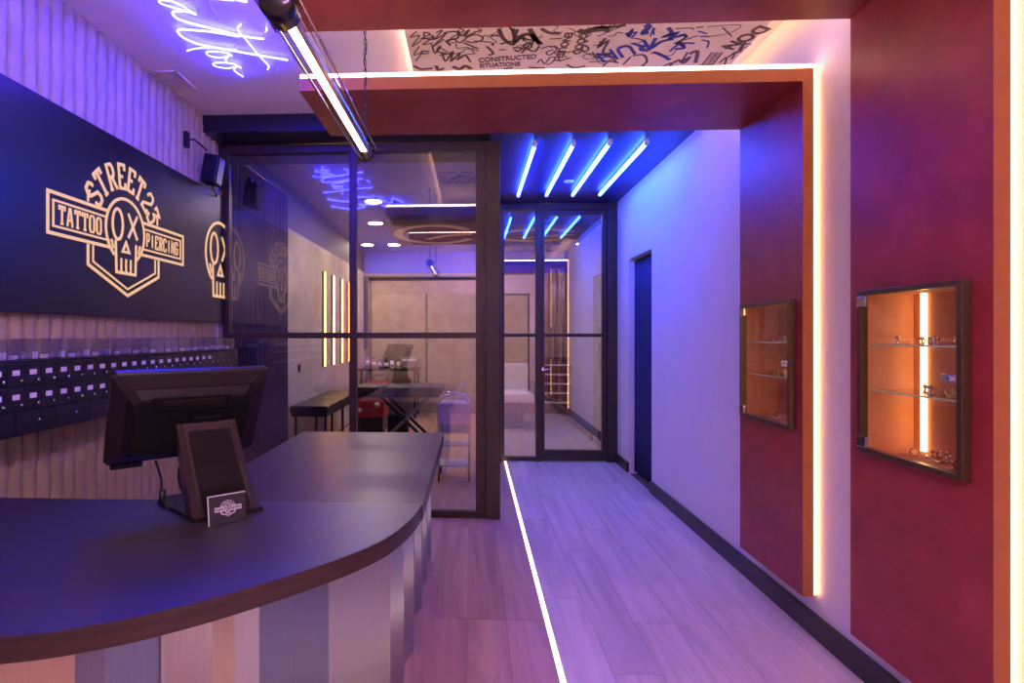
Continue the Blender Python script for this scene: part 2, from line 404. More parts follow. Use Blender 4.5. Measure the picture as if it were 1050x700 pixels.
# recess behind the doorway opening
struct(MB().box(WX + 0.14, 5.35, 0, WX + 0.34, 5.42, 2.4).box(WX + 0.14, 6.19, 0, WX + 0.34, 6.26, 2.4).box(WX + 0.34, 5.35, 0, WX + 0.38, 6.26, 2.4).box(WX + 0.14, 5.35, 2.26, WX + 0.38, 6.26, 2.4).build('wall_recess', M['dark_wall']))
struct(MB().box(LX - 0.02, -1.6, CZ, WX + 0.14, 4.66, CZ + 0.1).build('ceiling', M['ceiling']))
struct(MB().box(0.14, 4.2, 2.98, WX, 6.8, CZ).build('ceiling_corridor', M['navy']))
struct(MB().box(LX, 4.30, 3.0, 0.22, 4.66, CZ).build('trim_header', M['header']))
struct(MB().box(LX - 0.2, 4.66, 3.02, 0.14, 11.0, CZ).box(0.14, 6.8, 3.02, 2.2, 11.0, CZ).build('ceiling_back', M['blue_paint']))

# fluted left wall: sharp uneven arrises between concave flutes
def fluted():
    m = MB(); per = 0.0865; y0, y1 = -1.6, 4.62; nz = 110; ns = 9
    nfl = int((y1 - y0) / per)
    cols = []
    for i in range(nfl):
        for k in range(ns): cols.append((i, k / ns))
    cols.append((nfl, 0.0))
    vs = []
    for j in range(nz + 1):
        z = CZ * j / nz
        for i, p in cols:
            yy = y0 + (i + p) * per
            jit = 0.010 * mnoise.noise(Vector((i * 3.7, z * 9.0, 0))) + 0.009 * mnoise.noise(Vector((i * 5.1, z * 31.0, 4)))
            jn = 0.010 * mnoise.noise(Vector(((i + 1) * 3.7, z * 9.0, 0))) + 0.009 * mnoise.noise(Vector(((i + 1) * 5.1, z * 31.0, 4)))
            amp = 0.030 + 0.006 * mnoise.noise(Vector((i * 2.3, z * 16, 9)))
            dx = amp * max(0.0, math.sin(PI * p)) ** 0.6
            vs.append((LX - 0.012 + dx, yy + jit * (1 - p) + jn * p, z))
    n = len(cols)
    fs = [(j * n + i, j * n + i + 1, (j + 1) * n + i + 1, (j + 1) * n + i) for j in range(nz) for i in range(n - 1)]
    m.add(vs, fs, False)
    return m
fw = fluted()
struct(fw.build('wall_left', M['flute']))
struct(MB().box(LX - 0.16, -1.6, 0, LX - 0.03, 4.66, CZ).build('wall_left_core', M['white_wall']))

# back room shell
struct(MB().box(LX - 0.16, 4.66, 0, LX + 0.02, 10.8, 2.65).build('wall_left_back', M['concrete']))
struct(MB().box(LX - 0.16, 4.66, 2.65, LX + 0.025, 10.8, 3.02).build('trim_left_back', M['dark_wall']))
struct(MB().box(LX - 0.2, 10.8, 0, 2.2, 10.95, 2.62).build('wall_back', M['back_wall']))
struct(MB().box(LX - 0.2, 10.79, 2.62, 2.2, 10.95, 3.02).build('trim_back', M['blue_paint']))
struct(MB().box(1.80, 6.9, 0, 1.95, 10.8, 3.02).build('wall_right_back', M['white_wall']))
struct(MB().box(1.772, 6.9, 0, 1.80, 10.8, 0.106).build('baseboard_right_back', M['skirting']))
struct(MB().box(LX + 0.02, 10.76, 2.50, 0.24, 10.8, 2.57).box(0.17, 10.76, 0, 0.24, 10.8, 2.5).box(LX + 0.02, 10.76, 1.2, LX + 0.10, 10.8, 2.5).build('trim_back_reflection', M['black']))  # solid frame imitating the shop window's reflection in the glass

# street front behind the camera: open shop window, pavement, tan facade across the way
struct(slab('y', -1.72, -1.6, (LX - 0.16, WX + 0.14), (0, CZ), [(-1.95, 0.24, 0.35, 2.55), (0.45, 1.50, 0.0, 2.55)]).build('wall_front', M['white_wall']))
struct(MB().box(-1.95, -1.70, 2.24, 0.24, -1.64, 2.50).build('trim_shutter_box', M['cream']))
struct(MB().box(-1.95, -1.72, 2.50, 0.24, -1.62, 2.55).box(-1.95, -1.72, 0.35, -1.90, -1.62, 2.5).box(0.19, -1.72, 0.35, 0.24, -1.62, 2.5).box(-0.88, -1.70, 0.35, -0.84, -1.64, 2.24)
       .box(0.45, -1.72, 2.50, 1.50, -1.62, 2.55).box(0.45, -1.72, 0, 0.50, -1.62, 2.5).box(1.45, -1.72, 0, 1.50, -1.62, 2.5).build('trim_front_frame', M['black']))
struct(MB().box(-6, -7.2, -0.2, 6, -1.72, -0.1).build('pavement', M['pavement']))
struct(MB().box(-6, -7.4, -0.1, 6, -7.2, 7).build('wall_facade', M['tan_stone']))

# ------------------------------------------------------------------ portals
def portal(y0, y1, z0, z1, label, hole=None):
    """panel on the wall and beam under the ceiling, warm strips on the wall/ceiling side of both edges"""
    r = thing('portal_frame', ((1.585 + WX) / 2, (y0 + y1) / 2, 0.2), label, 'portal')
    xi = 1.585; xo = WX - 0.030
    holes = [(hole[0] + 0.006, hole[1] - 0.006, CABZ[0] + 0.006, CABZ[1] - 0.006)] if hole else []
    slab('x', xi, xo, (y0, y1), (0.2, z1), holes).build('wall_panel', M['oxide'], r)
    MB().box(-0.862, y0, z0, xi, y1, z1).build('beam', M['oxide'], r)
    slab('x', xo, WX, (y0 + 0.02, y1 - 0.02), (0.22, z1 + 0.02), holes).build('wall_batten', M['black'], r)
    MB().box(-0.82, y0 + 0.02, z1, xo, y1 - 0.02, z1 + 0.02).build('beam_batten', M['black'], r)
    for yy in (y0 - 0.0025, y1):  # thin edge bands, coloured as if lit by the warm strips
        MB().box(xi, yy, 0.2, xo, yy + 0.0025, z1).build('edge_band', M['warm_lit_edge'], r)
        MB().box(-0.862, yy, z0, xi, yy + 0.0025, z1).build('edge_band', M['warm_lit_edge'], r)
    for ya, yb in ((y0 + 0.004, y0 + 0.02), (y1 - 0.02, y1 - 0.004)):
        MB().box(xo + 0.003, ya, 0.205, WX - 0.008, yb, z1 + 0.022).build('led_strip', M['led_portal'], r)
        MB().box(-0.858, ya, z1 + 0.001, xo + 0.002, yb, z1 + 0.022).build('led_strip', M['led_beam'], r)
    return r
portal(2.837, 3.48, 2.670, 2.733, 'oxide red portal with beam, farther one, framing the small far display cabinet', cabs[1])
portal(1.827, 2.485, 2.778, 2.848, 'oxide red portal with beam, nearer one, framing the large near display cabinet', cabs[0])
portal(0.817, 1.375, 2.778, 2.848, 'oxide red portal beside the camera, just outside the right edge of the photo')

# ------------------------------------------------------------------ display cabinets with shelves and jewellery
def cabinet(y0, y1, label, ledy):
    z0, z1 = CABZ; xb = 1.765; xf = 1.585
    r = thing('display_cabinet', (xf, (y0 + y1) / 2, z0), label, 'display cabinet')
    a, b, c, d = y0 + 0.007, y1 - 0.007, z0 + 0.007, z1 - 0.007
    MB().box(xb, a, c, xb + 0.01, b, d).build('back_panel', M['copper_lining'], r)
    MB().box(xf, a, c, xb, a + 0.008, d).build('side_panel', M['copper_lining'], r)
    MB().box(xf, b - 0.008, c, xb, b, d).build('side_panel', M['copper_lining'], r)
    MB().box(xf, a + 0.008, c, xb, b - 0.008, c + 0.008).build('bottom_panel', M['copper_lining'], r)
    MB().box(xf, a + 0.008, d - 0.008, xb, b - 0.008, d).build('top_panel', M['copper_lining'], r)
    MB().box(xb - 0.012, ledy - 0.010, c + 0.008, xb - 0.001, ledy + 0.010, d - 0.008).build('led_strip', M['led_cab'], r)
    for z in (z0 + 0.245, z0 + 0.425):
        MB().box(xf + 0.012, a + 0.01, z, xb - 0.013, b - 0.01, z + 0.007).build('shelf', M['glass_shelf'], r)
        MB().box(xf + 0.0095, a + 0.01, z, xf + 0.0118, b - 0.01, z + 0.007).build('shelf_edge', M['shelf_edge'], r)
    x1, x2 = 1.553, 1.584
    dr = MB().box(x1, y0, z0, x2, y0 + 0.022, z1, 0.002).box(x1, y1 - 0.022, z0, x2, y1, z1, 0.002).box(x1, y0 + 0.022, z0, x2, y1 - 0.022, z0 + 0.020, 0.002).box(x1, y0 + 0.022, z1 - 0.020, x2, y1 - 0.022, z1, 0.002).build('door', M['brass_dark'], r)
    MB().box(x1 + 0.010, y0 + 0.021, z0 + 0.019, x1 + 0.015, y1 - 0.021, z1 - 0.019).build('pane', M['glass_clear'], dr)
    for z in (z0 + 0.022, z1 - 0.066):
        MB().box(x1 - 0.004, y1 - 0.058, z, x1 + 0.009, y1 - 0.006, z + 0.044, 0.003).build('hinge', M['chrome'], dr)
    lk = MB(); zc = z0 + 0.325
    lk.box(x1 + 0.002, y0 + 0.024, zc - 0.014, x1 + 0.009, y0 + 0.050, zc + 0.014, 0.002)
    lk.tube([(x1 - 0.006, y0 + 0.037, zc), (x1 + 0.003, y0 + 0.037, zc)], 0.008, 12)
    lk.box(x1 + 0.002, y0 + 0.056, zc - 0.014, x1 + 0.009, y0 + 0.084, zc + 0.014, 0.002)
    lk.build('lock', M['chrome'], dr)
    return r
M['brass_dark'] = mat('dark_brass_frame', (0.13, 0.085, 0.045), 0.36, 0.65, var=0.1, scale=30)
cabinet(*cabs[0], 'large near wall display cabinet with brass frame and bright vertical light strip inside', 2.325)
cabinet(*cabs[1], 'smaller far wall display cabinet with brass frame, beside the violet wall', 2.935)

def jewel_ring(r=0.010):
    return MB().tube([(r * math.cos(2 * PI * k / 14), 0, r + 0.002 + r * math.sin(2 * PI * k / 14)) for k in range(14)], 0.0022, 6, closed=True)
def jewel_box():
    return MB().box(-0.012, -0.014, 0, 0.012, 0.014, 0.010, 0.002)
def jewel_stud():
    return MB().lathe([(0.007, 0), (0.007, 0.003), (0.0025, 0.004), (0.0025, 0.014), (0.006, 0.016), (0.006, 0.022), (0.002, 0.026)], n=10)
proto = [('piercing_ring', jewel_ring().mesh('piercing_ring', M['gold'])), ('jewel_box', jewel_box().mesh('jewel_box', M['acrylic'])), ('piercing_stud', jewel_stud().mesh('piercing_stud', M['silver'])), ('piercing_stud', jewel_stud().mesh('piercing_stud', M['gold']))]
rj = random.Random(3)
where = {0: 'large near display cabinet', 1: 'smaller far display cabinet'}
for ci, (y0, y1) in enumerate(cabs):
    for zi, (z, nm, cnt, fr) in enumerate(((CABZ[0] + 0.0152, 'bottom', 26, 0.62), (CABZ[0] + 0.2522, 'middle glass shelf', 15, 0.6), (CABZ[0] + 0.4322, 'upper glass shelf', 15, 0.75))):
        for k in range(cnt):
            n, me = proto[k % 4]
            o = bpy.data.objects.new(n, me); COL.objects.link(o)
            yy = y0 + 0.03 + (y1 - y0) * fr * (k + 0.5) / cnt
            o.location = (1.615 + 0.11 * rj.random(), yy, z); o.rotation_euler = (0, 0, rj.uniform(0, 3.1)); o.scale = [rj.uniform(1.0, 1.35)] * 3
            pl = {'piercing_ring': 'gold piercing ring', 'jewel_box': 'clear little jewellery box', 'piercing_stud': 'shiny metal piercing stud'}[n]
            tag(o, '%s on the %s of the %s' % (pl, nm, where[ci]), 'jewellery', '%s on the %s of the %s' % (pl.replace('box', 'boxe') + 's', nm, where[ci]))

# ------------------------------------------------------------------ graffiti raft under the ceiling
GZ = 3.07
gr = thing('graffiti_panel', (0.58, 2.4, GZ), 'pale graffiti covered ceiling panel with warm lit edges between the red beams', 'ceiling panel')
GX0, GX1, GY0, GY1 = -0.360, 1.545, 0.55, 4.10
MB().box(GX0, GY0, GZ, GX1, GY1, GZ + 0.018).build('board', M['graffiti_base'], gr)
MB().box(GX0 + 0.06, GY0 + 0.06, GZ + 0.018, GX1 - 0.06, GY1 - 0.06, CZ).build('backing_frame', M['white_plastic'], gr)
for a in ((GX0 - 0.004, GY0, GX0 + 0.008, GY1), (GX1 - 0.012, GY0, GX1 - 0.002, GY1), (GX0 + 0.01, GY1 - 0.012, GX1 - 0.013, GY1 - 0.002), (GX0 + 0.01, GY0 + 0.002, GX1 - 0.013, GY0 + 0.012)):
    MB().box(a[0], a[1], GZ + 0.0185, a[2], a[3], GZ + 0.034).build('led_strip', M['led_graf'], gr)
gfn = lambda a, b, d: (a, b, GZ - 0.0005 - d)
def scrawl(name, strokes, m):
    s = MB()
    for p, w in strokes: s.ribbon(spline(p, 5) if len(p) > 2 else p, w * 0.75, gfn, 0.0012)
    return tag(s.build(name, m, gr), kind='stuff')
GA= [([(-0.294, 3.051), (-0.334, 3.112), (-0.284, 3.096), (-0.334, 3.208), (-0.28, 3.152)], 0.01), ([(-0.295, 3.21), (-0.335, 3.309), (-0.292, 3.29), (-0.332, 3.384)], 0.01), ([(-0.262, 3.061), (-0.226, 3.081), (-0.278, 3.134), (-0.21, 3.118), (-0.273, 3.191), (-0.213, 3.175)], 0.012), ([(-0.192, 3.073), (-0.158, 3.048), (-0.201, 3.137), (-0.141, 3.085), (-0.216, 3.213), (-0.153, 3.139)], 0.012), ([(-0.224, 3.193), (-0.211, 3.294), (-0.177, 3.215), (-0.2, 3.274), (-0.151, 3.297), (-0.182, 3.316), (-0.11, 3.299)], 0.014), ([(-0.171, 3.296), (-0.155, 3.392), (-0.109, 3.278), (-0.124, 3.394), (-0.07, 3.3), (-0.082, 3.374), (-0.04, 3.323), (-0.009, 3.41)], 0.016), ([(-0.074, 3.052), (-0.056, 3.107), (-0.018, 3.055), (-0.037, 3.117), (0.02, 3.074), (0.048, 3.058)], 0.018), ([(-0.1, 3.132), (-0.067, 3.181), (-0.018, 3.118), (0.029, 3.102), (0.059, 3.149), (0.011, 3.185), (-0.038, 3.164)], 0.014), ([(-0.048, 3.182), (0.036, 3.255)], 0.016), ([(0.14, 3.044), (0.174, 3.154), (0.227, 3.214), (0.231, 3.138), (0.215, 3.048)], 0.03), ([(0.08, 3.227), (0.122, 3.309), (0.093, 3.329)], 0.02), ([(0.096, 3.105), (0.159, 3.126)], 0.014), ([(0.229, 3.253), (0.279, 3.256), (0.262, 3.295), (0.241, 3.274)], 0.018), ([(0.24, 3.195), (0.268, 3.122), (0.314, 3.115), (0.373, 3.211)], 0.034), ([(0.303, 3.052), (0.348, 3.162), (0.383, 3.221)], 0.038), ([(0.284, 3.317), (0.323, 3.199), (0.287, 3.236), (0.353, 3.299), (0.376, 3.24)], 0.018), ([(0.364, 3.055), (0.416, 3.101), (0.474, 3.109)], 0.03), ([(0.389, 3.271), (0.435, 3.243), (0.479, 3.275), (0.449, 3.345), (0.424, 3.313), (0.46, 3.284)], 0.012), ([(0.389, 3.439), (0.404, 3.396), (0.432, 3.452), (0.453, 3.377), (0.484, 3.378), (0.472, 3.443), (0.444, 3.464)], 0.012), ([(0.425, 3.166), (0.491, 3.16)], 0.012), ([(0.191, 3.272), (0.151, 3.27)], 0.014), ([(-0.348, 3.443), (-0.31, 3.486), (-0.239, 3.478)], 0.03), ([(-0.216, 3.445), (-0.203, 3.503), (-0.17, 3.481)], 0.03), ([(-0.116, 3.461), (-0.074, 3.497), (-0.041, 3.457), (-0.004, 3.5)], 0.034), ([(0.342, 3.493), (0.439, 3.509)], 0.022), ([(0.565, 3.469), (0.619, 3.51), (0.679, 3.49)], 0.02), ([(0.511, 3.423), (0.576, 3.382)], 0.014), ([(0.619, 3.232), (0.62, 3.291), (0.646, 3.323)], 0.02), ([(0.562, 3.081), (0.605, 3.11)], 0.05), ([(0.246, 3.489), (0.194, 3.509)], 0.02)]
GB= [([(0.603, 3.1), (0.654, 3.076), (0.726, 3.071)], 0.07), ([(0.641, 3.058), (0.74, 3.054), (0.801, 3.04)], 0.03), ([(0.679, 3.149), (0.725, 3.106), (0.793, 3.044)], 0.01), ([(0.726, 3.17), (0.708, 3.265), (0.747, 3.199), (0.747, 3.327), (0.792, 3.35)], 0.022), ([(0.63, 3.242), (0.658, 3.282), (0.646, 3.322)], 0.014), ([(0.686, 3.324), (0.73, 3.389), (0.779, 3.381), (0.79, 3.339), (0.699, 3.388)], 0.016), ([(0.69, 3.441), (0.781, 3.434), (0.87, 3.46)], 0.014), ([(0.922, 3.387), (0.902, 3.484)], 0.016), ([(0.93, 3.377), (0.988, 3.369), (1.031, 3.446), (1.019, 3.512)], 0.02), ([(0.86, 3.46), (0.818, 3.414), (0.786, 3.501)], 0.016), ([(0.941, 3.276), (0.996, 3.328), (0.948, 3.266)], 0.012), ([(0.928, 3.265), (1.162, 3.441)], 0.004), ([(1.147, 3.518), (1.184, 3.475), (1.189, 3.52)], 0.02), ([(1.195, 3.475), (1.214, 3.443), (1.257, 3.478), (1.264, 3.413), (1.239, 3.455)], 0.026), ([(1.248, 3.371), (1.282, 3.341), (1.325, 3.481)], 0.03), ([(1.231, 3.349), (1.237, 3.477)], 0.016), ([(1.23, 3.076), (1.398, 3.067), (1.378, 3.145), (1.28, 3.177)], 0.006), ([(1.317, 3.089), (1.404, 3.182)], 0.01), ([(1.372, 3.356), (1.375, 3.517)], 0.014), ([(1.387, 3.356), (1.391, 3.518)], 0.008), ([(1.402, 3.357), (1.407, 3.519)], 0.014), ([(1.417, 3.358), (1.423, 3.519)], 0.008), ([(1.43, 3.358), (1.437, 3.52)], 0.014), ([(1.467, 3.488), (1.48, 3.423), (1.508, 3.512)], 0.016), ([(1.49, 3.424), (1.503, 3.362), (1.52, 3.447)], 0.016), ([(1.518, 3.373), (1.506, 3.282), (1.533, 3.363)], 0.016), ([(1.506, 3.262), (1.55, 3.274)], 0.014), ([(1.519, 3.332), (1.54, 3.293)], 0.012)]
GC= [([(0.822, 3.119), (0.85, 3.157), (0.849, 3.085), (0.836, 3.138), (0.876, 3.113), (0.865, 3.176)], 0.016), ([(0.902, 3.044), (0.925, 3.062), (0.916, 3.124), (0.941, 3.116)], 0.045), ([(0.965, 3.162), (0.957, 3.09), (0.978, 3.145)], 0.012), ([(0.971, 3.091), (0.947, 3.072)], 0.01), ([(0.999, 3.182), (1.008, 3.289), (1.041, 3.222), (1.099, 3.196)], 0.03), ([(1.03, 3.076), (1.067, 3.131), (1.041, 3.166), (1.095, 3.132), (1.076, 3.186), (1.139, 3.152)], 0.03), ([(1.136, 3.143), (1.161, 3.171), (1.152, 3.186)], 0.016), ([(1.126, 3.334), (1.154, 3.246), (1.233, 3.25)], 0.02), ([(1.115, 3.244), (1.219, 3.165)], 0.012), ([(1.146, 3.305), (1.192, 3.297), (1.138, 3.226)], 0.03), ([(1.034, 3.34), (1.076, 3.363), (1.16, 3.434)], 0.03), ([(1.178, 3.083), (1.212, 3.076)], 0.014), ([(1.201, 3.119), (1.259, 3.148)], 0.014), ([(1.232, 3.174), (1.289, 3.177)], 0.014), ([(1.256, 3.213), (1.303, 3.234), (1.321, 3.303)], 0.014)]
scrawl('brown_scrawl', GA + GB, M['ink_brown']); scrawl('blue_scrawl', GC, M['ink_blue'])
rg = random.Random(11); extra = []
for k in range(95):
    cx, cy = rg.uniform(GX0 + 0.15, GX1 - 0.15), rg.uniform(GY0 + 0.12, 2.85)
    if k > 78: cy = rg.uniform(3.62, 4.0)
    p = [(cx, cy)]; a = rg.uniform(0, 6.28)
    for q in range(rg.randint(3, 7)):
        a += rg.uniform(-1.9, 1.9); l = rg.uniform(0.03, 0.09)
        p.append((min(GX1 - 0.03, max(GX0 + 0.03, p[-1][0] + l * math.cos(a))), min(4.05, max(GY0 + 0.03, p[-1][1] + l * math.sin(a)))))
    extra.append((p, rg.choice([0.008, 0.012, 0.016, 0.026])))
for k in range(46):
    cx, cy = rg.uniform(GX0 + 0.1, GX1 - 0.1), rg.uniform(2.88, 3.42)
    if -0.03 < cx < 0.42 and cy > 3.28: continue
    p = [(cx, cy)]; a = rg.uniform(0, 6.28)
    for q in range(rg.randint(3, 6)):
        a += rg.uniform(-1.9, 1.9); l = rg.uniform(0.02, 0.06)
        p.append((min(GX1 - 0.03, max(GX0 + 0.03, p[-1][0] + l * math.cos(a))), p[-1][1] + l * math.sin(a)))
    extra.append((p, rg.choice([0.006, 0.008, 0.011, 0.016])))
scrawl('black_scrawl', extra, M['ink_black'])
def text_mesh(name, body, size, mtx, m, parent, extrude=0.0008, offset=0.0, sx=1.0, align='LEFT'):
    cu = bpy.data.curves.new(name, 'FONT'); cu.body = body; cu.size = size; cu.extrude = extrude; cu.offset = offset; cu.align_x = align
    o = bpy.data.objects.new(name, cu); COL.objects.link(o)
    bpy.context.view_layer.update()
    dg = bpy.context.evaluated_depsgraph_get()
    me = bpy.data.meshes.new_from_object(o.evaluated_get(dg))
    bpy.data.objects.remove(o)
    off = Vector((0, 0, 0)); q = parent
    while q is not None: off += q.location; q = q.parent
    me.transform(Matrix.Translation(-off) @ mtx @ Matrix.Scale(sx, 4, (1, 0, 0)))
    me.materials.clear(); me.materials.append(m)
    ob = bpy.data.objects.new(name, me); COL.objects.link(ob); ob.parent = parent
    return ob
def gtext(body, x, y, size, ang, m, off=0.0, sx=1.0):
    # read from below: text right = +X turned by ang, text up = -Y
    e1 = Vector((math.cos(ang), math.sin(ang), 0)); e2 = Vector((math.sin(ang), -math.cos(ang), 0)); e3 = Vector((0, 0, -1))
    mt = Matrix(((e1.x, e2.x, e3.x, x), (e1.y, e2.y, e3.y, y), (e1.z, e2.z, e3.z, GZ - 0.0015), (0, 0, 0, 1)))
    text_mesh('lettering', body, size, mt, m, gr, 0.0008, off, sx)
gtext('CONSTRUCTED', 0.041, 3.415, 0.075, -0.10, M['ink_brown'], 0.002, 0.62)
gtext('SITUATIONS', 0.045, 3.480, 0.070, -0.05, M['ink_brown'], 0.002, 0.62)
gtext('RUN', 0.955, 3.19, 0.19, PI - 0.55, M['ink_blue'], 0.003, 0.75)
gtext('GOOD', 0.578, 3.11, 0.062, PI / 2, M['ink_brown'], 0.002, 1.2)
gtext('ENOUGH', 0.500, 3.10, 0.062, PI / 2 + 0.05, M['ink_brown'], 0.002, 1.2)
gtext('DON', 1.505, 3.07, 0.12, PI / 2 + 0.45, M['ink_brown'], 0.004, 0.9)

# ------------------------------------------------------------------ neon lettering on the ceiling, its cable, the vent
ns = thing('neon_sign', (-1.3, 2.7, CZ), 'blue neon handwriting reading tattos fixed flat to the ceiling', 'neon sign')
NEON= [[(-1.427, 2.905), (-1.453, 2.875), (-1.497, 2.843), (-1.536, 2.816), (-1.552, 2.79), (-1.533, 2.774), (-1.486, 2.785), (-1.454, 2.825), (-1.44, 2.864), (-1.42, 2.905)], [(-1.449, 2.88), (-1.49, 2.869), (-1.525, 2.877), (-1.541, 2.9), (-1.531, 2.947), (-1.456, 3.007), (-1.361, 3.065), (-1.277, 3.122), (-1.16, 3.162)], [(-1.287, 3.129), (-1.416, 3.075), (-1.52, 3.05), (-1.573, 3.042), (-1.602, 3.066), (-1.599, 3.135), (-1.539, 3.21), (-1.414, 3.271), (-1.285, 3.332), (-1.105, 3.411)], [(-1.227, 3.009), (-1.257, 3.038), (-1.269, 3.088), (-1.263, 3.16), (-1.261, 3.29), (-1.252, 3.414), (-1.248, 3.484), (-1.273, 3.528)], [(-1.105, 3.045), (-1.109, 3.066), (-1.124, 3.087)], [(-1.656, 3.275), (-1.596, 3.25), (-1.502, 3.245), (-1.418, 3.261), (-1.363, 3.276)], [(-1.42, 3.348), (-1.431, 3.31), (-1.484, 3.289), (-1.538, 3.289), (-1.557, 3.31), (-1.547, 3.342), (-1.494, 3.364), (-1.438, 3.344), (-1.478, 3.382), (-1.477, 3.407)], [(-1.428, 3.502), (-1.449, 3.445), (-1.505, 3.425), (-1.563, 3.429), (-1.582, 3.452), (-1.562, 3.48), (-1.504, 3.497), (-1.447, 3.479), (-1.483, 3.526), (-1.462, 3.617)], [(-1.166, 2.755), (-1.148, 2.791), (-1.113, 2.802)], [(-1.72, 2.597), (-1.653, 2.61), (-1.555, 2.654), (-1.428, 2.712), (-1.291, 2.761), (-1.173, 2.788)], [(-1.518, 2.539), (-1.497, 2.597), (-1.473, 2.689), (-1.469, 2.752)]]
for k, p in enumerate(NEON):
    r0 = 0.0045 if k in (0, 3, 5, 6, 7, 4) else 0.0062
    pts = [(x, y, 3.105) for x, y in (spline(p, 6) if len(p) > 2 else p)]
    MB().tube(pts, r0, 8).build('neon_tube', M['neon'], ns)
    for q in (pts[1], pts[-2]):
        MB().box(q[0] - 0.004, q[1] - 0.004, 3.1135, q[0] + 0.004, q[1] + 0.004, CZ).build('standoff', M['white_plastic'], ns)
for p in ([(-1.75, 2.28), (-1.60, 2.16), (-1.42, 2.20), (-1.46, 2.33), (-1.30, 2.38), (-1.18, 2.27)], [(-1.12, 2.30), (-1.02, 2.05), (-0.95, 2.28), (-0.86, 2.06)], [(-1.8, 1.9), (-1.6, 1.74), (-1.38, 1.84), (-1.42, 1.98), (-1.22, 1.95)], [(-1.15, 1.92), (-1.0, 1.70), (-0.9, 1.92), (-0.74, 1.72)]):
    MB().tube([(x, y, 3.105) for x, y in spline(p, 6)], 0.0078, 8).build('neon_tube', M['neon'], ns)
cb = MB().tube(spline([(-1.29, 2.70, 3.126), (-1.311, 2.796, 3.126), (-1.331, 2.875, 3.126), (-1.342, 3.021, 3.126)], 6), 0.004, 6).build('cable', M['white_plastic'], ns)

v = thing('ceiling_vent', (-1.96, 3.70, CZ), 'white slotted air vent in the ceiling beside the fluted wall', 'vent')
vx0, vx1, vy0, vy1 = -2.02, -1.872, 3.56, 3.84
MB().box(vx0, vy0, CZ - 0.008, vx1, vy0 + 0.012, CZ).box(vx0, vy1 - 0.012, CZ - 0.008, vx1, vy1, CZ).box(vx0, vy0, CZ - 0.008, vx0 + 0.012, vy1, CZ).box(vx1 - 0.012, vy0, CZ - 0.008, vx1, vy1, CZ).build('frame', M['vent'], v)
for k in range(6):
    x = vx0 + 0.022 + k * 0.0205
    MB().mbox(Matrix.Translation((x, (vy0 + vy1) / 2, CZ - 0.005)) @ Matrix.Rotation(0.5, 4, 'Y'), 0.013, vy1 - vy0 - 0.024, 0.0025).build('slat', M['vent'], v)

# ------------------------------------------------------------------ pendant tube lamp
px, pz, pya, pyb = -0.486, 2.285, 1.395, 2.61
pl = thing('tube_pendant', (px, (pya + pyb) / 2, CZ), 'clear tubular pendant lamp with black end caps hung below the ceiling', 'pendant lamp')
MB().tube([(px, pya + 0.04, pz), (px, pyb - 0.02, pz)], 0.040, 24, cap=False).build('glass_tube', M['glass_tube'], pl)
MB().box(px - 0.014, pya + 0.05, pz - 0.004, px + 0.014, pyb - 0.035, pz + 0.004).build('led_bar', M['pendant'], pl)
MB().box(px + 0.0145, pya + 0.05, pz - 0.008, px + 0.020, pyb - 0.035, pz + 0.012).build('heat_sink', M['brass'], pl)
MB().tube([(px, pya, pz), (px, pya + 0.008, pz), (px, pya + 0.012, pz), (px, pya + 0.075, pz)], [0.036, 0.044, 0.047, 0.047], 24).build('end_cap', M['black_gloss'], pl)
MB().tube([(px, pyb - 0.018, pz), (px, pyb - 0.006, pz), (px, pyb, pz)], [0.043, 0.043, 0.036], 24).build('end_cap', M['black_gloss'], pl)
for a in (0.3, PI - 0.3, -PI / 2 + 0.0):
    dx, dz = 0.052 * math.cos(a), 0.052 * math.sin(a)
    if a < 0: continue
    MB().tube([(px + dx, pya + 0.01, pz + dz), (px + dx, pyb - 0.004, pz + dz)], 0.0035, 8).build('tie_rod', M['chrome'], pl)
def chain(y):
    m = MB(); z = pz + 0.040; k = 0
    while z < CZ - 0.03:
        ax = (1, 0) if k % 2 else (0, 1)
        m.tube([(px + 0.006 * math.cos(t) * ax[0], y + 0.006 * math.cos(t) * ax[1], z + 0.014 + 0.014 * math.sin(t)) for t in [2 * PI * q / 10 for q in range(10)]], 0.0018, 5, closed=True)
        z += 0.0235; k += 1
    m.tube([(px, y, CZ - 0.03), (px, y, CZ)], 0.012, 10)
    o = m.build('chain', M['black'], pl)
    MB().tube([(px + 0.006 * math.sin(q * 0.9), y + 0.008 + 0.004 * math.cos(q * 0.9), pz + 0.04 + q * (CZ - pz - 0.05) / 40) for q in range(41)], 0.0028, 6).build('power_cord', M['black'], pl)
chain(pyb - 0.012); chain(pya + 0.05)

# two added pink fill tubes, unseen behind the camera, to brighten the room
for k, (ya, yb) in enumerate(((-1.55, -0.57), (-0.53, 0.45))):
    t = thing('tube_light', (0.24, (ya + yb) / 2, CZ), 'pink hanging tube near the street door, %s of two, outside the photo behind the camera' % ('outer', 'inner')[k], 'tube light')  # added fill tube, not a real fitting of the shop
    tz = 2.62
    MB().box(0.225, ya, tz + 0.012, 0.255, yb, tz + 0.03).build('batten', M['white_plastic'], t)
    MB().tube([(0.24, ya + 0.03, tz), (0.24, yb - 0.03, tz)], 0.018, 14).build('tube', M['pink_fill'], t)
    for a, b in ((ya, ya + 0.03), (yb - 0.03, yb)): MB().tube([(0.24, a, tz), (0.24, b, tz)], 0.021, 14).build('end_cap', M['white_plastic'], t)
    for y in (ya + 0.1, yb - 0.1): MB().tube([(0.24, y, tz + 0.03), (0.24, y, CZ)], 0.004, 6).build('hanger', M['chrome'], t)
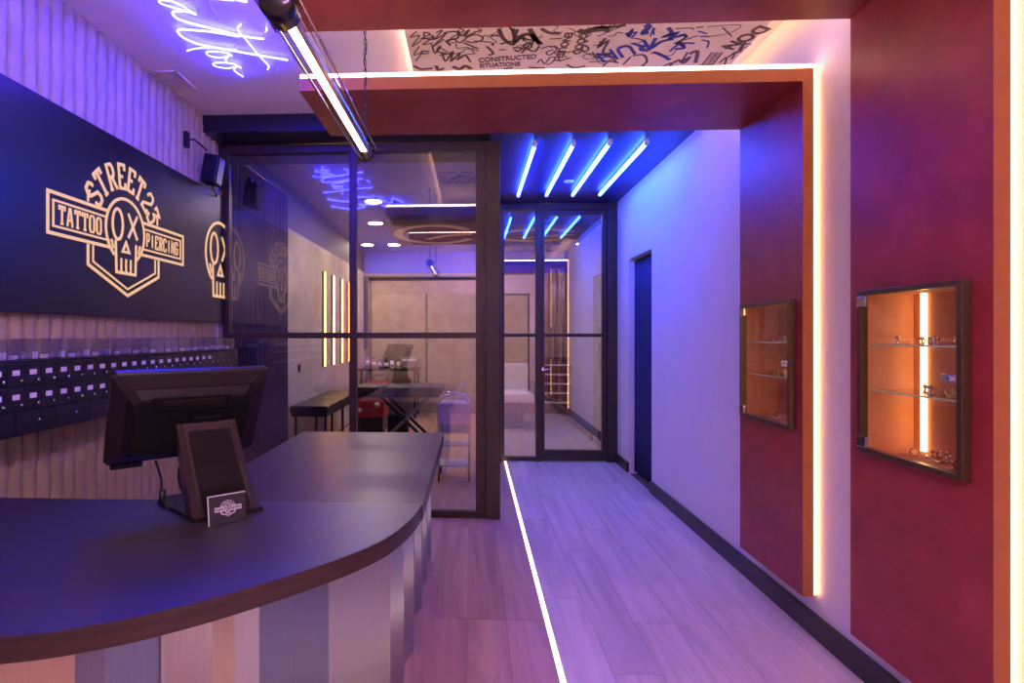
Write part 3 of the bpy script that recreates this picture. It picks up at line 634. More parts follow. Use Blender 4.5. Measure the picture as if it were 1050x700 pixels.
# ------------------------------------------------------------------ four blue tubes on the corridor ceiling
names = ['first', 'second', 'third', 'fourth']
for k, x in enumerate((0.494, 0.794, 1.073, 1.358)):
    t = thing('tube_light', (x, 5.37, 2.98), 'long blue ceiling tube, %s of four counted from the left, in the corridor' % names[k], 'tube light', 'blue tubes on the corridor ceiling')
    MB().tube([(x, 4.56, 2.948), (x, 6.18, 2.948)], 0.0145, 14).build('tube', M['tube_blue'], t)
    MB().box(x - 0.011, 4.53, 2.964, x + 0.011, 6.21, 2.98).build('batten', M['white_plastic'], t)
    for ya, yb in ((4.52, 4.56), (6.18, 6.22)):
        MB().tube([(x, ya, 2.948), (x, yb, 2.948)], 0.0165, 14).build('end_cap', M['white_plastic'], t)
sd = thing('smoke_detector', (0.96, 5.75, 2.98), 'small white disc detector between the blue ceiling tubes', 'detector')
MB().lathe([(0.035, -0.012), (0.045, -0.008), (0.05, 0)], (0.96, 5.75, 2.98), 20).build('housing', M['white_plastic'], sd)
MB().lathe([(0.006, -0.016), (0.012, -0.0125)], (0.96, 5.75, 2.98), 12).build('sensor', M['grey_paint'], sd)

# ------------------------------------------------------------------ light line in the floor
fl = thing('floor_light', (FLX, 2.5, 0), 'thin warm light line sunk lengthwise in the wooden floor', 'floor light')
for ya, yb in ((-1.5, 6.66), (6.82, 8.2)):
    MB().box(FLX - 0.0115, ya, -0.012, FLX + 0.0115, yb, -0.004).build('channel', M['grey_paint'], fl)
    MB().box(FLX - 0.010, ya, -0.004, FLX + 0.010, yb, 0.0005).build('diffuser', M['led_floor'], fl)

# ------------------------------------------------------------------ glass partition
PY = 4.6
gp = thing('glass_partition', (-0.9, PY, 0), 'floor to ceiling smoked glass partition with dark bronze frame behind the counter', 'partition')
def bar(name, x0, x1, z0, z1, y0=PY - 0.025, y1=PY + 0.03, m='bronze', b=0.003):
    return MB().box(x0, y0, z0, x1, y1, z1, b).build(name, M[m], gp)
bar('post', -2.02, -1.965, 0, 2.99)
bar('post', -0.985, -0.925, 0, 2.99)
bar('post', 0.110, 0.222, 0, 2.99, PY - 0.05, PY + 0.06)
bar('top_rail', -1.965, -0.985, 2.925, 2.99); bar('top_rail', -0.925, 0.110, 2.925, 2.99)
bar('bottom_rail', -1.965, -0.985, 0, 0.055); bar('bottom_rail', -0.925, 0.110, 0, 0.055)
bar('middle_rail', -1.965, -0.985, 1.428, 1.475); bar('middle_rail', -0.925, 0.03, 1.428, 1.475)
bar('inner_stile', 0.03, 0.108, 0.055, 2.925, PY - 0.02, PY + 0.02)
for x0, x1 in ((-1.965, -0.985), (-0.925, 0.03)):
    for z0, z1 in ((0.055, 1.428), (1.475, 2.925)):
        bar('pane', x0, x1, z0, z1, PY - 0.004, PY + 0.004, 'glass_partition', 0)
# perforated shade strip behind the top of each pane
bar('shade_strip', -1.965, -0.985, 2.84, 2.925, PY + 0.012, PY + 0.018, 'header', 0)
bar('shade_strip', -0.925, 0.03, 2.84, 2.925, PY + 0.012, PY + 0.018, 'header', 0)
# return of the partition along the corridor
rt = thing('glass_return', (0.19, 5.7, 0), 'glazed bronze frame running back along the corridor behind the wide post', 'partition')
MB().box(0.165, PY + 0.062, 0, 0.215, 6.64, 0.055).build('bottom_rail', M['bronze'], rt)
MB().box(0.165, PY + 0.062, 2.92, 0.215, 6.64, 2.975).build('top_rail', M['bronze'], rt)
for y in (5.3, 5.98): MB().box(0.165, y - 0.02, 0.055, 0.215, y + 0.02, 2.92).build('post', M['bronze'], rt)
for ya, yb in ((PY + 0.062, 5.28), (5.32, 5.96), (6.0, 6.64)): MB().box(0.186, ya, 0.055, 0.194, yb, 2.92).build('pane', M['glass_partition'], rt)

# ------------------------------------------------------------------ corridor door
DY = 6.72
dr = struct(thing('door_1', (1.0, DY, 0), None, None))
def db(name, x0, x1, z0, z1, y0=DY - 0.03, y1=DY + 0.03, m='bronze', parent=None, b=0.003):
    return MB().box(x0, y0, z0, x1, y1, z1, b).build(name, M[m], parent or dr)
db('frame', 0.165, 0.374, 0, 2.975, DY - 0.05, DY + 0.05)
db('frame', 1.552, 1.663, 0, 2.975, DY - 0.05, DY + 0.05)
db('frame', 0.374, 1.552, 2.90, 2.975, DY - 0.05, DY + 0.05)
db('frame', 0.735, 0.800, 0, 2.90, DY - 0.05, DY + 0.05)
db('bottom_rail', 0.374, 0.735, 0, 0.05)
db('middle_rail', 0.374, 0.735, 1.435, 1.475)
db('pane', 0.374, 0.735, 0.05, 1.435, DY - 0.004, DY + 0.004, 'glass_door', None, 0)
db('pane', 0.374, 0.735, 1.475, 2.90, DY - 0.004, DY + 0.004, 'glass_door', None, 0)
lf = db('leaf', 0.803, 0.838, 0.01, 2.895)
db('stile', 1.495, 1.548, 0.01, 2.895, parent=lf); db('bottom_rail', 0.838, 1.495, 0.01, 0.13, parent=lf); db('top_rail', 0.838, 1.495, 2.84, 2.895, parent=lf)
db('middle_rail', 0.838, 1.495, 1.435, 1.475, parent=lf)
db('pane', 0.838, 1.495, 0.13, 1.435, DY - 0.004, DY + 0.004, 'glass_door', lf, 0)
db('pane', 0.838, 1.495, 1.475, 2.84, DY - 0.004, DY + 0.004, 'glass_door', lf, 0)
db('lock_plate', 0.806, 0.834, 1.045, 1.085, DY - 0.036, DY - 0.03, 'chrome', lf, 0.001)
MB().tube([(0.82, DY - 0.036, 1.065), (0.82, DY - 0.07, 1.065), (0.90, DY - 0.072, 1.065)], 0.007, 10).build('handle', M['chrome'], lf)

# curtain in the side opening and the dark curtain beside the partition
def pleats(axis, c0, a0, a1, z0, z1, amp, n, th=0.004):
    m = MB(); N = n * 8; nzz = 6; vs = []
    for s in (0, th):
        for j in range(nzz + 1):
            z = z0 + (z1 - z0) * j / nzz
            for i in range(N + 1):
                t = i / N; d = c0 + s + amp * math.sin(2 * PI * n * t + 0.3 * math.sin(j)) * (1 - 0.25 * j / nzz) + 0.3 * amp * math.sin(5.3 * t * n)
                a = a0 + (a1 - a0) * t
                vs.append((d, a, z) if axis == 'x' else (a, d, z))
    W = N + 1; K = W * (nzz + 1); fs = []
    for o in (0, K):
        fs += [(o + j * W + i, o + j * W + i + 1, o + (j + 1) * W + i + 1, o + (j + 1) * W + i) for j in range(nzz) for i in range(N)]
    for i in range(N): fs += [(i, i + 1, K + i + 1, K + i), (nzz * W + i, nzz * W + i + 1, K + nzz * W + i + 1, K + nzz * W + i)]
    for j in range(nzz): fs += [(j * W, (j + 1) * W, K + (j + 1) * W, K + j * W), (j * W + N, (j + 1) * W + N, K + (j + 1) * W + N, K + j * W + N)]
    return m.add(vs, fs, True)
cu = thing('doorway_curtain', (1.75, 5.8, 0), 'dark navy pleated curtain hanging in the opening of the violet side wall', 'curtain')
pleats('x', 1.735, 5.44, 6.17, 0.02, 2.23, 0.022, 7).build('cloth', M['curtain_navy'], cu)
MB().tube([(1.745, 5.425, 2.24), (1.745, 6.185, 2.24)], 0.010, 10).build('rod', M['black'], cu)
cu = thing('dark_curtain', (-1.97, 5.4, 0), 'dark purple pleated curtain along the wall just behind the left glass pane', 'curtain')
pleats('x', -1.985, 4.70, 6.12, 0.03, 2.93, 0.022, 15).build('cloth', M['curtain_dark'], cu)
MB().tube([(-1.985, 4.67, 2.945), (-1.985, 6.14, 2.945)], 0.011, 10).build('rod', M['chrome'], cu)

# ------------------------------------------------------------------ reception counter
HC = 0.82
outer = [(-.185, 3.74), (-.185, 2.30), (-.192, 2.12), (-.213, 1.959), (-.272, 1.772), (-.38, 1.605), (-.547, 1.425), (-.692, 1.30), (-.829, 1.215), (-.986, 1.159), (-1.3, 1.11), (-1.6, 1.1), (-1.96, 1.1)]
ct = thing('reception_counter', (-1.0, 1.9, 0), 'curved dark wood reception counter with pale metal facing at the left', 'counter')
cur = spline(outer, 10)
yj = 2.155
# front slab: curve up to the joint line; return slab behind it
right_i = [i for i, p in enumerate(cur) if p[1] < yj][0]
t = (cur[right_i - 1][1] - yj) / (cur[right_i - 1][1] - cur[right_i][1])
jx = cur[right_i - 1][0] + t * (cur[right_i][0] - cur[right_i - 1][0])
front_pts = [(jx, yj)] + cur[right_i:] + [(-1.96, yj)]
MB().prism(front_pts, HC - 0.056, HC).build('front_top', M['counter_wood'], ct)
MB().prism([(-1.11, yj + 0.001), (jx, yj + 0.001)] + cur[:right_i][::-1] + [(-1.11, 3.74)], HC - 0.056, HC - 0.0008).build('return_top', M['counter_wood_y'], ct)
ev = MB()
N = len(cur); eo = []
for i, p in enumerate(cur):
    a = Vector(cur[max(i - 1, 0)]); q = Vector(cur[min(i + 1, N - 1)]); d = (q - a).normalized(); eo.append((p[0] - d.y * 0.0016, p[1] + d.x * 0.0016))
s_ = 1 if eo[0][0] > cur[0][0] else -1
eo = [(p[0] + s_ * (e[0] - p[0]), p[1] + s_ * (e[1] - p[1])) for p, e in zip(cur, eo)]
vs = []
for p, e in zip(cur, eo): vs += [(p[0], p[1], HC - 0.056), (e[0], e[1], HC - 0.056), (e[0], e[1], HC - 0.001), (p[0], p[1], HC - 0.001)]
fs = [(0, 1, 2, 3), tuple((N - 1) * 4 + k for k in (3, 2, 1, 0))]
for i in range(N - 1): fs += [(i * 4 + k, i * 4 + (k + 1) % 4, i * 4 + 4 + (k + 1) % 4, i * 4 + 4 + k) for k in range(4)]
ev.add(vs, fs).build('edge_band', M['edge_wood'], ct)
core = [(-.40, 3.70), (-.40, 2.25), (-.42, 2.0), (-.52, 1.80), (-.72, 1.56), (-1.0, 1.40), (-1.93, 1.36), (-1.93, 2.05), (-1.02, 2.05), (-1.02, 3.70)]
MB().prism(core, 0.0, HC - 0.056).build('carcass', M['black'], ct)
B = [(-0.265, 3.722), (-0.265, 3.393), (-0.265, 3.056), (-0.265, 2.641), (-0.265, 2.23), (-0.286, 2.001), (-0.414, 1.692), (-0.569, 1.516), (-0.614, 1.472), (-0.659, 1.43), (-0.742, 1.363), (-0.85, 1.294), (-0.904, 1.268), (-1.045, 1.228), (-1.2, 1.20), (-1.42, 1.185), (-1.66, 1.18), (-1.92, 1.18)]
tw = [-17, -17, -17, -17, -14, -4, 5, -12, 10, -8, 12, -10, 7, -8, 8, -8, 6]
mt_ = ['brushed'] * 5 + ['satin_panel', 'cool_lit_panel', 'satin_panel', 'warm_lit_panel', 'brushed', 'cool_lit_panel', 'cool_lit_panel', 'warm_lit_panel', 'satin_panel', 'cool_lit_panel', 'warm_lit_panel', 'brushed']  # cool and warm tones imitate what the differently turned facets reflect
for i in range(len(B) - 1):
    a = Vector((*B[i], 0)); b = Vector((*B[i + 1], 0)); d = b - a; L = d.length; d.normalize()
    nrm = Vector((d.y, -d.x, 0))                # towards the inside of the counter for this direction of travel
    if nrm.dot(Vector((-1.0, 2.4, 0)) - a) < 0: nrm = -nrm
    w = math.radians(tw[i])
    # hinge the plank on its outer edge so the facing stays inside the overhang
    if w < 0: p0 = a; p1 = b + nrm * (L * math.tan(-w))
    else: p0 = a + nrm * (L * math.tan(w)); p1 = b
    q = (p1 - p0).normalized(); qn = Vector((q.y, -q.x, 0))
    if qn.dot(nrm) < 0: qn = -qn
    if i and (p0 - last).length > 0.012:
        ln = (p0 - last); sn = Vector((ln.y, -ln.x, 0)).normalized() * 0.008
        if sn.dot(nrm) < 0: sn = -sn
        MB().prism([last[:2], p0[:2], (p0 + sn)[:2], (last + sn)[:2]], 0.004, HC - 0.057).build('return_panel', M['satin_panel'], ct)
    last = p1.copy()
    MB().prism([p0[:2], p1[:2], (p1 + qn * 0.012)[:2], (p0 + qn * 0.012)[:2]], 0.004, HC - 0.057).build('facing_panel', M[mt_[i]], ct)

# ------------------------------------------------------------------ lit logo board
SX = -2.0
sb = thing('sign_board', (SX, 3.0, 2.05), 'long black lacquered sign board with glowing skull emblem and lettering STREET 23', 'sign')
MB().box(LX + 0.05, 0.9, 1.552, SX, 4.57, 2.567, 0.004).build('board', M['sign_board'], sb)
sfn = lambda a, b, d: (SX + 0.001 + d, a, b)
FONT = {
 'S': [[(.92, .72), (.92, .86), (.74, 1), (.26, 1), (.08, .86), (.08, .62), (.92, .38), (.92, .14), (.74, 0), (.26, 0), (.08, .14), (.08, .28)]],
 'T': [[(.5, 0), (.5, 1)], [(.06, .78), (.06, 1), (.94, 1), (.94, .78)], [(.28, 0), (.72, 0)]],
 'R': [[(.2, 0), (.2, 1), (.72, 1), (.9, .85), (.9, .62), (.72, .48), (.2, .48)], [(.52, .48), (.9, 0)], [(.02, 0), (.38, 0)], [(.78, 0), (1, 0)]],
 'E': [[(.92, .76), (.92, 1), (.18, 1), (.18, 0), (.92, 0), (.92, .24)], [(.18, .5), (.66, .5)]],
 '2': [[(.08, .72), (.08, .86), (.26, 1), (.74, 1), (.92, .86), (.92, .64), (.08, .2), (.08, 0), (.92, 0), (.92, .2)]],
 '3': [[(.08, .8), (.08, 1), (.92, 1), (.42, .58), (.74, .56), (.92, .42), (.92, .14), (.74, 0), (.26, 0), (.08, .14), (.08, .26)]],
 'A': [[(.08, 0), (.42, 1), (.58, 1), (.92, 0)], [(.24, .32), (.76, .32)], [(0, 0), (.22, 0)], [(.78, 0), (1, 0)]],
 'O': [[(.1, .16), (.1, .84), (.28, 1), (.72, 1), (.9, .84), (.9, .16), (.72, 0), (.28, 0), (.1, .16), (.1, .5)]],
 'P': [[(.2, 0), (.2, 1), (.74, 1), (.9, .85), (.9, .58), (.74, .44), (.2, .44)]],
 'I': [[(.5, 0), (.5, 1)]],
 'C': [[(.9, .74), (.9, .84), (.72, 1), (.28, 1), (.1, .84), (.1, .16), (.28, 0), (.72, 0), (.9, .16), (.9, .26)]],
 'N': [[(.12, 0), (.12, 1), (.88, 0), (.88, 1)]],
 'G': [[(.9, .74), (.9, .84), (.72, 1), (.28, 1), (.1, .84), (.1, .16), (.28, 0), (.72, 0), (.9, .16), (.9, .48), (.55, .48)]],
}
def logo(sgn_fn, cy, cz, s, parent, m, full=True, th=0.004, w0=0.0165):
    """emblem around the skull centre; unit s = 1 for the large one (metres)"""
    f = lambda a, b, d: sgn_fn(cy + a * s, cz + b * s, d)
    W = w0
    def strokes(name, L):
        q = MB()
        for p, w, c in L: q.ribbon(p, w, f, th, c)
        return q.build(name, m, parent)
    circ = lambda r, n=40, a0=0, a1=2 * PI, ry=None: [(r * math.cos(a0 + (a1 - a0) * k / n), (ry or r) * math.sin(a0 + (a1 - a0) * k / n)) for k in range(n)]
    sk = [([(x, y + 0.015) for x, y in circ(0.184, 44, -PI / 2 + 0.52, 1.5 * PI - 0.52)], W, False)]
    sk.append(([(x - 0.078, y + 0.043) for x, y in circ(0.047, 24, ry=0.086)], W, True))
    sk += [([(0.022, 0.122), (0.112, -0.018)], W, False), ([(0.112, 0.122), (0.022, -0.018)], W, False)]
    sk.append(([(-0.032, -0.105), (0.032, -0.105), (0.000, -0.050)], W * 0.9, True))
    sk += [([(-0.098, -0.05), (-0.090, -0.228), (0.092, -0.228), (0.100, -0.05)], W, False)]
    for x in (-0.045, 0.0, 0.045): sk.append(([(x, -0.225), (x, -0.145)], W * 0.8, False))
    sk += [([(-0.135, -0.05), (-0.118, -0.10)], W * .8, False), ([(0.140, -0.05), (0.122, -0.10)], W * .8, False)]
    strokes('skull_mark', sk)
    if not full: return
    lx, rx = -0.615, 0.655
    top, bot = 0.098, -0.098
    bl = []
    for dx, dz, w in ((0, 0, W), (0.036, 0.036, W * 0.62)):
        bl.append(([(-0.17, top - dz), (lx + dx, top - dz), (lx + dx, bot + dz), (-0.15, bot + dz)], w, False))
        bl.append(([(0.17, top - dz), (rx - dx, top - dz), (rx - dx, bot + dz), (0.155, bot + dz)], w, False))
    for one in bl: strokes('banner_outline', [one])
    sh = [([(-0.33, -0.11), (-0.33, -0.215), (0.015, -0.355), (0.345, -0.215), (0.345, -0.11)], W, False),
          ([(-0.29, -0.11), (-0.29, -0.195), (0.015, -0.318), (0.305, -0.195), (0.305, -0.11)], W * .62, False),
          ([(-0.33, 0.112), (-0.33, 0.150), (-0.315, 0.175)], W * .8, False), ([(0.33, 0.112), (0.33, 0.150), (0.315, 0.175)], W * .8, False)]
    strokes('shield_outline', sh)
    def flat(word, x0, x1, z0, z1, w):
        q = MB(); n = len(word); adv = (x1 - x0) / n
        for i, ch in enumerate(word):
            k = 0.30 if ch == 'I' else 0.76
            for p in FONT[ch]:
                q.ribbon([(x0 + adv * (i + 0.5) + (u - 0.5) * adv * k * (1 if ch != 'I' else 2), z0 + v * (z1 - z0)) for u, v in p], w, f, th)
        return q.build('lettering', m, parent)
    flat('TATTOO', -0.548, -0.215, -0.042, 0.042, 0.0105)
    flat('PIERCING', 0.200, 0.592, -0.040, 0.040, 0.0090)
    q = MB()
    for ch, ad in zip('STREET23', (150, 133, 115, 97.5, 81, 64.5, 46.5, 30)):
        a = math.radians(ad); er = Vector((math.cos(a), math.sin(a))); et = Vector((er.y, -er.x))
        for p in FONT[ch]:
            q.ribbon([tuple(er * (0.258 + 0.132 * v) + et * (u - 0.5) * 0.070) for u, v in p], 0.0175, f, th)
    q.build('lettering', m, parent)
logo(sfn, 3.238, 2.037, 1.0, sb, M['logo'])
before = set(sb.children)
logo(sfn, 4.485, 2.070, 1.36, sb, M['logo'], full=False)
for o in set(sb.children) - before:                # the second skull runs on past the partition: cut it at the end of the board
    bm = bmesh.new(); bm.from_mesh(o.data)
    bmesh.ops.bisect_plane(bm, geom=bm.verts[:] + bm.edges[:] + bm.faces[:], plane_co=(0, 4.565 - sb.location.y, 0), plane_no=(0, 1, 0), clear_outer=True)
    bm.to_mesh(o.data); bm.free()

# ------------------------------------------------------------------ drawer rack with labels, clear boxes on it
RX = -1.82; rz0, rz1 = 1.043, 1.348; ry0, ry1 = 1.985, 4.42
rk = thing('drawer_rack', ((RX + LX) / 2, (ry0 + ry1) / 2, rz0), 'long black rack of small labelled drawers fixed to the fluted wall', 'drawer rack')
MB().box(LX + 0.055, ry0, rz0, RX - 0.014, ry1, rz1).box(LX + 0.055, ry0, rz1 - 0.006, RX + 0.004, ry1, rz1, 0).build('body', M['black'], rk)
dh = 0.0975; dw = 0.0895
dm = MB().box(-0.013, 0.002, 0.002, 0.0, dw - 0.002, dh - 0.003, 0.002).mesh('drawer', M['drawer'])
wm = MB().box(-0.013, 0.002, 0.002, 0.0, 2.5 * dw - 0.002, dh - 0.003, 0.002).mesh('drawer', M['drawer'])
lm = MB().box(0, 0, 0, 0.0015, 0.036, 0.021).mesh('label_tag', M['label'])
km = MB().lathe([(0.003, 0), (0.003, 0.008), (0.0065, 0.011), (0.0055, 0.016)], n=10)
km.v = [(z, x, y) for x, y, z in km.v]; km = km.mesh('knob', M['chrome'])
def child(name, me, loc, par):
    o = bpy.data.objects.new(name, me); COL.objects.link(o); o.parent = par; o.location = loc; return o
for row in (0, 1):
    for k in range(27):
        d = child('drawer', dm, (RX - rk.location.x, ry0 + 0.006 + k * dw - rk.location.y, (2 - row) * dh + 0.004), rk)
        if k < 22: child('label_tag', lm, (0.0, 0.030, 0.048), d)
        child('knob', km, (0.0, 0.062, 0.026), d)
for k in range(10):
    d = child('drawer', wm, (RX - rk.location.x, ry0 + 0.006 + k * 2.5 * dw - rk.location.y, 0.004), rk)
    child('knob', km, (0.0, 1.25 * dw, 0.055), d)
    d.scale.y = 1.0 if k < 10 else 1
cbm = MB().box(0, 0, 0, 0.11, 0.004, 0.085).box(0, 0.156, 0, 0.11, 0.160, 0.085).box(0.106, 0.004, 0, 0.11, 0.156, 0.085).box(0, 0.004, 0, 0.004, 0.156, 0.085).box(0.004, 0.004, 0, 0.106, 0.156, 0.004).mesh('case', M['acrylic'])
ltm = MB().box(-0.002, -0.002, 0.0855, 0.112, 0.162, 0.0895).mesh('lid', M['acrylic'])
bits = [MB().box(0.02 + 0.03 * (q % 3), 0.02 + 0.024 * q, 0.0045, 0.038 + 0.03 * (q % 3), 0.036 + 0.024 * q, 0.02 + 0.012 * (q % 2)) for q in range(5)]
bt = MB()
for q in bits: bt.add(q.v, q.f)
bt = bt.mesh('contents', M['white_plastic'])
for k in range(14):
    y = 2.0 + k * 0.1715
    b = thing('clear_box', (RX - 0.13, y, rz1 + 0.0003), 'clear acrylic storage box in the row standing on the drawer rack', 'storage box', 'clear boxes on the drawer rack')
    child('case', cbm, (0, 0, 0), b); child('lid', ltm, (0, 0, 0), b); child('contents', bt, (0, 0, 0), b)

# ------------------------------------------------------------------ wall speaker
sp = thing('wall_speaker', (-1.93, 4.12, 2.69), 'black box speaker on a bracket high on the fluted wall', 'speaker')
Ms = Matrix.Translation((-1.93, 4.20, 2.68)) @ Matrix.Rotation(0.12, 4, 'Z') @ Matrix.Rotation(0.16, 4, 'Y')
MB().mbox(Ms, 0.11, 0.14, 0.21, 0.012).build('cabinet', M['plastic_black'], sp)
MB().mbox(Ms @ Matrix.Translation((0.058, 0, 0)), 0.006, 0.12, 0.19, 0.002).build('grille', M['plastic_dark'], sp)
MB().box(LX + 0.012, 3.985, 2.79, LX + 0.045, 4.03, 2.90, 0.004).tube([(LX + 0.04, 4.01, 2.845), (-1.98, 4.02, 2.85), (-1.93, 4.11, 2.80)], 0.008, 8).build('bracket', M['black'], sp)
MB().tube(spline([(-1.93, 4.2, 2.575), (-1.95, 4.27, 2.545), (-1.97, 4.36, 2.535), (-2.02, 4.44, 2.54)], 6), 0.005, 6).build('cable', M['black'], sp)

# ------------------------------------------------------------------ till on the counter
TL, TR = Vector((-1.08, 1.70, 1.338)), Vector((-0.71, 2.02, 1.338))
e1 = (TR - TL); SW = e1.length; e1.normalize()
nh = Vector((-e1.y, e1.x, 0))                       # horizontal direction the screen faces (staff side)
down = (nh * 0.172 - e1 * 0.028 + Vector((0, 0, -0.310))); SH = down.length; down.normalize()
e3 = e1.cross(-down).normalized(); down = e3.cross(e1) if e3.cross(e1).dot(down) > 0 else -e3.cross(e1)                   # out of the back, towards the customer
if e3.dot(nh) > 0: e3 = -e3
Cc = TL - e1 * 0.012 + e1 * SW / 2 + down * SH / 2
Mt = Matrix(((e1.x, -down.x, e3.x, Cc.x), (e1.y, -down.y, e3.y, Cc.y), (e1.z, -down.z, e3.z, Cc.z), (0, 0, 0, 1)))
ps = thing('till_terminal', (-0.92, 1.98, HC), 'black touch screen till seen from behind on the dark counter', 'till')
def loft(sections, m=None):
    """stack of rectangles (w, h, z, cx, cy) -> closed shell with chamfered corners"""
    q = MB(); n = 8; vs = []
    for w, h, z, cx, cy, c in sections:
        a, b = w / 2, h / 2
        vs += [(cx + x, cy + y, z) for x, y in ((-a + c, -b), (a - c, -b), (a, -b + c), (a, b - c), (a - c, b), (-a + c, b), (-a, b - c), (-a, -b + c))]
    fs = [tuple(range(n - 1, -1, -1)), tuple((len(sections) - 1) * n + k for k in range(n))]
    for i in range(len(sections) - 1):
        fs += [(i * n + k, i * n + (k + 1) % n, (i + 1) * n + (k + 1) % n, (i + 1) * n + k) for k in range(n)]
    return q.add(vs, fs)
def placed(q, mtx): q.v = [tuple(mtx @ Vector(p)) for p in q.v]; return q
placed(loft([(SW, SH, -0.012, 0, 0, .012), (SW, SH, 0.002, 0, 0, .012), (SW - 0.012, SH - 0.012, 0.008, 0, 0, .012), (SW - 0.075, SH - 0.085, 0.020, 0, -0.005, .02), (SW - 0.085, SH - 0.095, 0.021, 0, -0.005, .02)]), Mt).build('screen_housing', M['plastic_dark'], ps)
placed(loft([(SW - 0.09, SH - 0.10, 0.0212, 0, -0.006, .02), (SW - 0.125, SH - 0.135, 0.042, 0, -0.012, .02), (SW - 0.14, SH - 0.15, 0.044, 0, -0.012, .02)]), Mt).build('rear_cover', M['plastic_black'], ps)
placed(MB().box(-SW / 2 + 0.012, -SH / 2 + 0.012, -0.0145, SW / 2 - 0.012, SH / 2 - 0.012, -0.0125), Mt).build('screen_glass', M['black_gloss'], ps)
placed(MB().box(-0.13, 0.055, 0.0445, 0.11, 0.110, 0.052, 0.003), Mt).build('vent_recess', M['plastic_black'], ps)
placed(MB().box(-0.10, 0.078, 0.0525, 0.09, 0.098, 0.056, 0.002), Mt).build('vent_lip', M['plastic_dark'], ps)
placed(MB().box(-SW / 2 + 0.02, -SH / 2 - 0.016, -0.008, -SW / 2 + 0.115, -SH / 2 - 0.001, 0.012, 0.003), Mt).build('port_block', M['plastic_black'], ps)
# neck: a hollow sloping column from the counter up to the back of the screen
fe = -nh
def neck_pts():
    base_c = Vector((-0.880, 2.010, HC + 0.003)); top_c = Cc + e3 * 0.046 + e1 * 0.040
    top_c = top_c + Vector((0, 0, 0.0))
    return base_c, top_c
bc, tc_ = neck_pts()
q = MB(); vs = []; steps = 7
for k in range(steps + 1):
    t = k / steps; w = 0.235 - 0.045 * t ** 0.6; dp = 0.105 - 0.055 * t
    c = bc.lerp(tc_, t) + fe * 0.02 * math.sin(PI * t) * -0.6
    for a, b in ((-.5, -.5), (-.5, .32), (-.40, .5), (.40, .5), (.5, .32), (.5, -.5)):
        vs.append(c + e1 * (a * w) + fe * (b * dp))
n = 6
q.add(vs, [tuple(range(n - 1, -1, -1)), tuple(steps * n + k for k in range(n))] + [(i * n + k, i * n + (k + 1) % n, (i + 1) * n + (k + 1) % n, (i + 1) * n + k) for i in range(steps) for k in range(n)])
q.build('neck', M['neck'], ps)
q = MB(); vs = []
for k in range(steps + 1):
    t = 0.06 + 0.86 * k / steps; w = (0.235 - 0.045 * t ** 0.6) * 0.70; dp = 0.105 - 0.055 * t
    c = bc.lerp(tc_, t) + fe * (0.02 * math.sin(PI * t) * -0.6 + 0.5 * dp + 0.0015)
    vs += [c - e1 * w / 2, c + e1 * w / 2, c + e1 * w / 2 + fe * 0.003, c - e1 * w / 2 + fe * 0.003]
q.add(vs, [(0, 1, 2, 3), tuple(steps * 4 + k for k in (3, 2, 1, 0))] + [(i * 4 + k, i * 4 + (k + 1) % 4, (i + 1) * 4 + (k + 1) % 4, (i + 1) * 4 + k) for i in range(steps) for k in range(4)])
q.build('neck_cover', M['plastic_dark'], ps)
hm = Matrix.Translation(tc_) @ Matrix(((e1.x, -down.x, e3.x, 0), (e1.y, -down.y, e3.y, 0), (e1.z, -down.z, e3.z, 0), (0, 0, 0, 1)))
MB().mbox(hm @ Matrix.Translation((0, 0.012, 0.012)), 0.085, 0.045, 0.02, 0.004).build('hinge', M['plastic_black'], ps)
# foot reaching back to the staff side
ft = [bc + e1 * 0.115 + fe * 0.065, bc - e1 * 0.115 + fe * 0.065, bc - e1 * 0.125 + fe * 0.02, bc - e1 * 0.165 - fe * 0.26, bc - e1 * 0.135 - fe * 0.30, bc + e1 * 0.06 - fe * 0.30, bc + e1 * 0.115 - fe * 0.20]
MB().prism([p[:2] for p in ft], HC, HC + 0.016).build('foot', M['plastic_dark'], ps)
c0 = Cc + down * (SH / 2) - e1 * 0.09
cpt = [c0 + e3 * 0.01, c0 + Vector((0.01, 0.02, -0.07)), c0 + Vector((0.015, 0.02, -0.13)), Vector((c0.x + 0.03, c0.y + 0.03, HC + 0.024))]
MB().tube(spline([tuple(p) for p in cpt], 8), 0.0042, 6).build('cable', M['black'], ps)
MB().tube([tuple(cpt[2] + Vector((0, 0, 0.018))), tuple(cpt[2] - Vector((0.0, 0, 0.02)))], 0.012, 10).build('ferrite_bead', M['black'], ps)
c1 = Cc + down * (SH / 2) + e1 * 0.005
MB().tube(spline([tuple(c1 + e3 * 0.015), tuple(c1 + Vector((-0.02, 0.0, -0.06))), tuple(c1 + Vector((-0.01, 0.01, -0.13))), tuple(Vector((c1.x + 0.05, c1.y + 0.01, HC + 0.022)))], 8), 0.006, 6).build('cable', M['black'], ps)

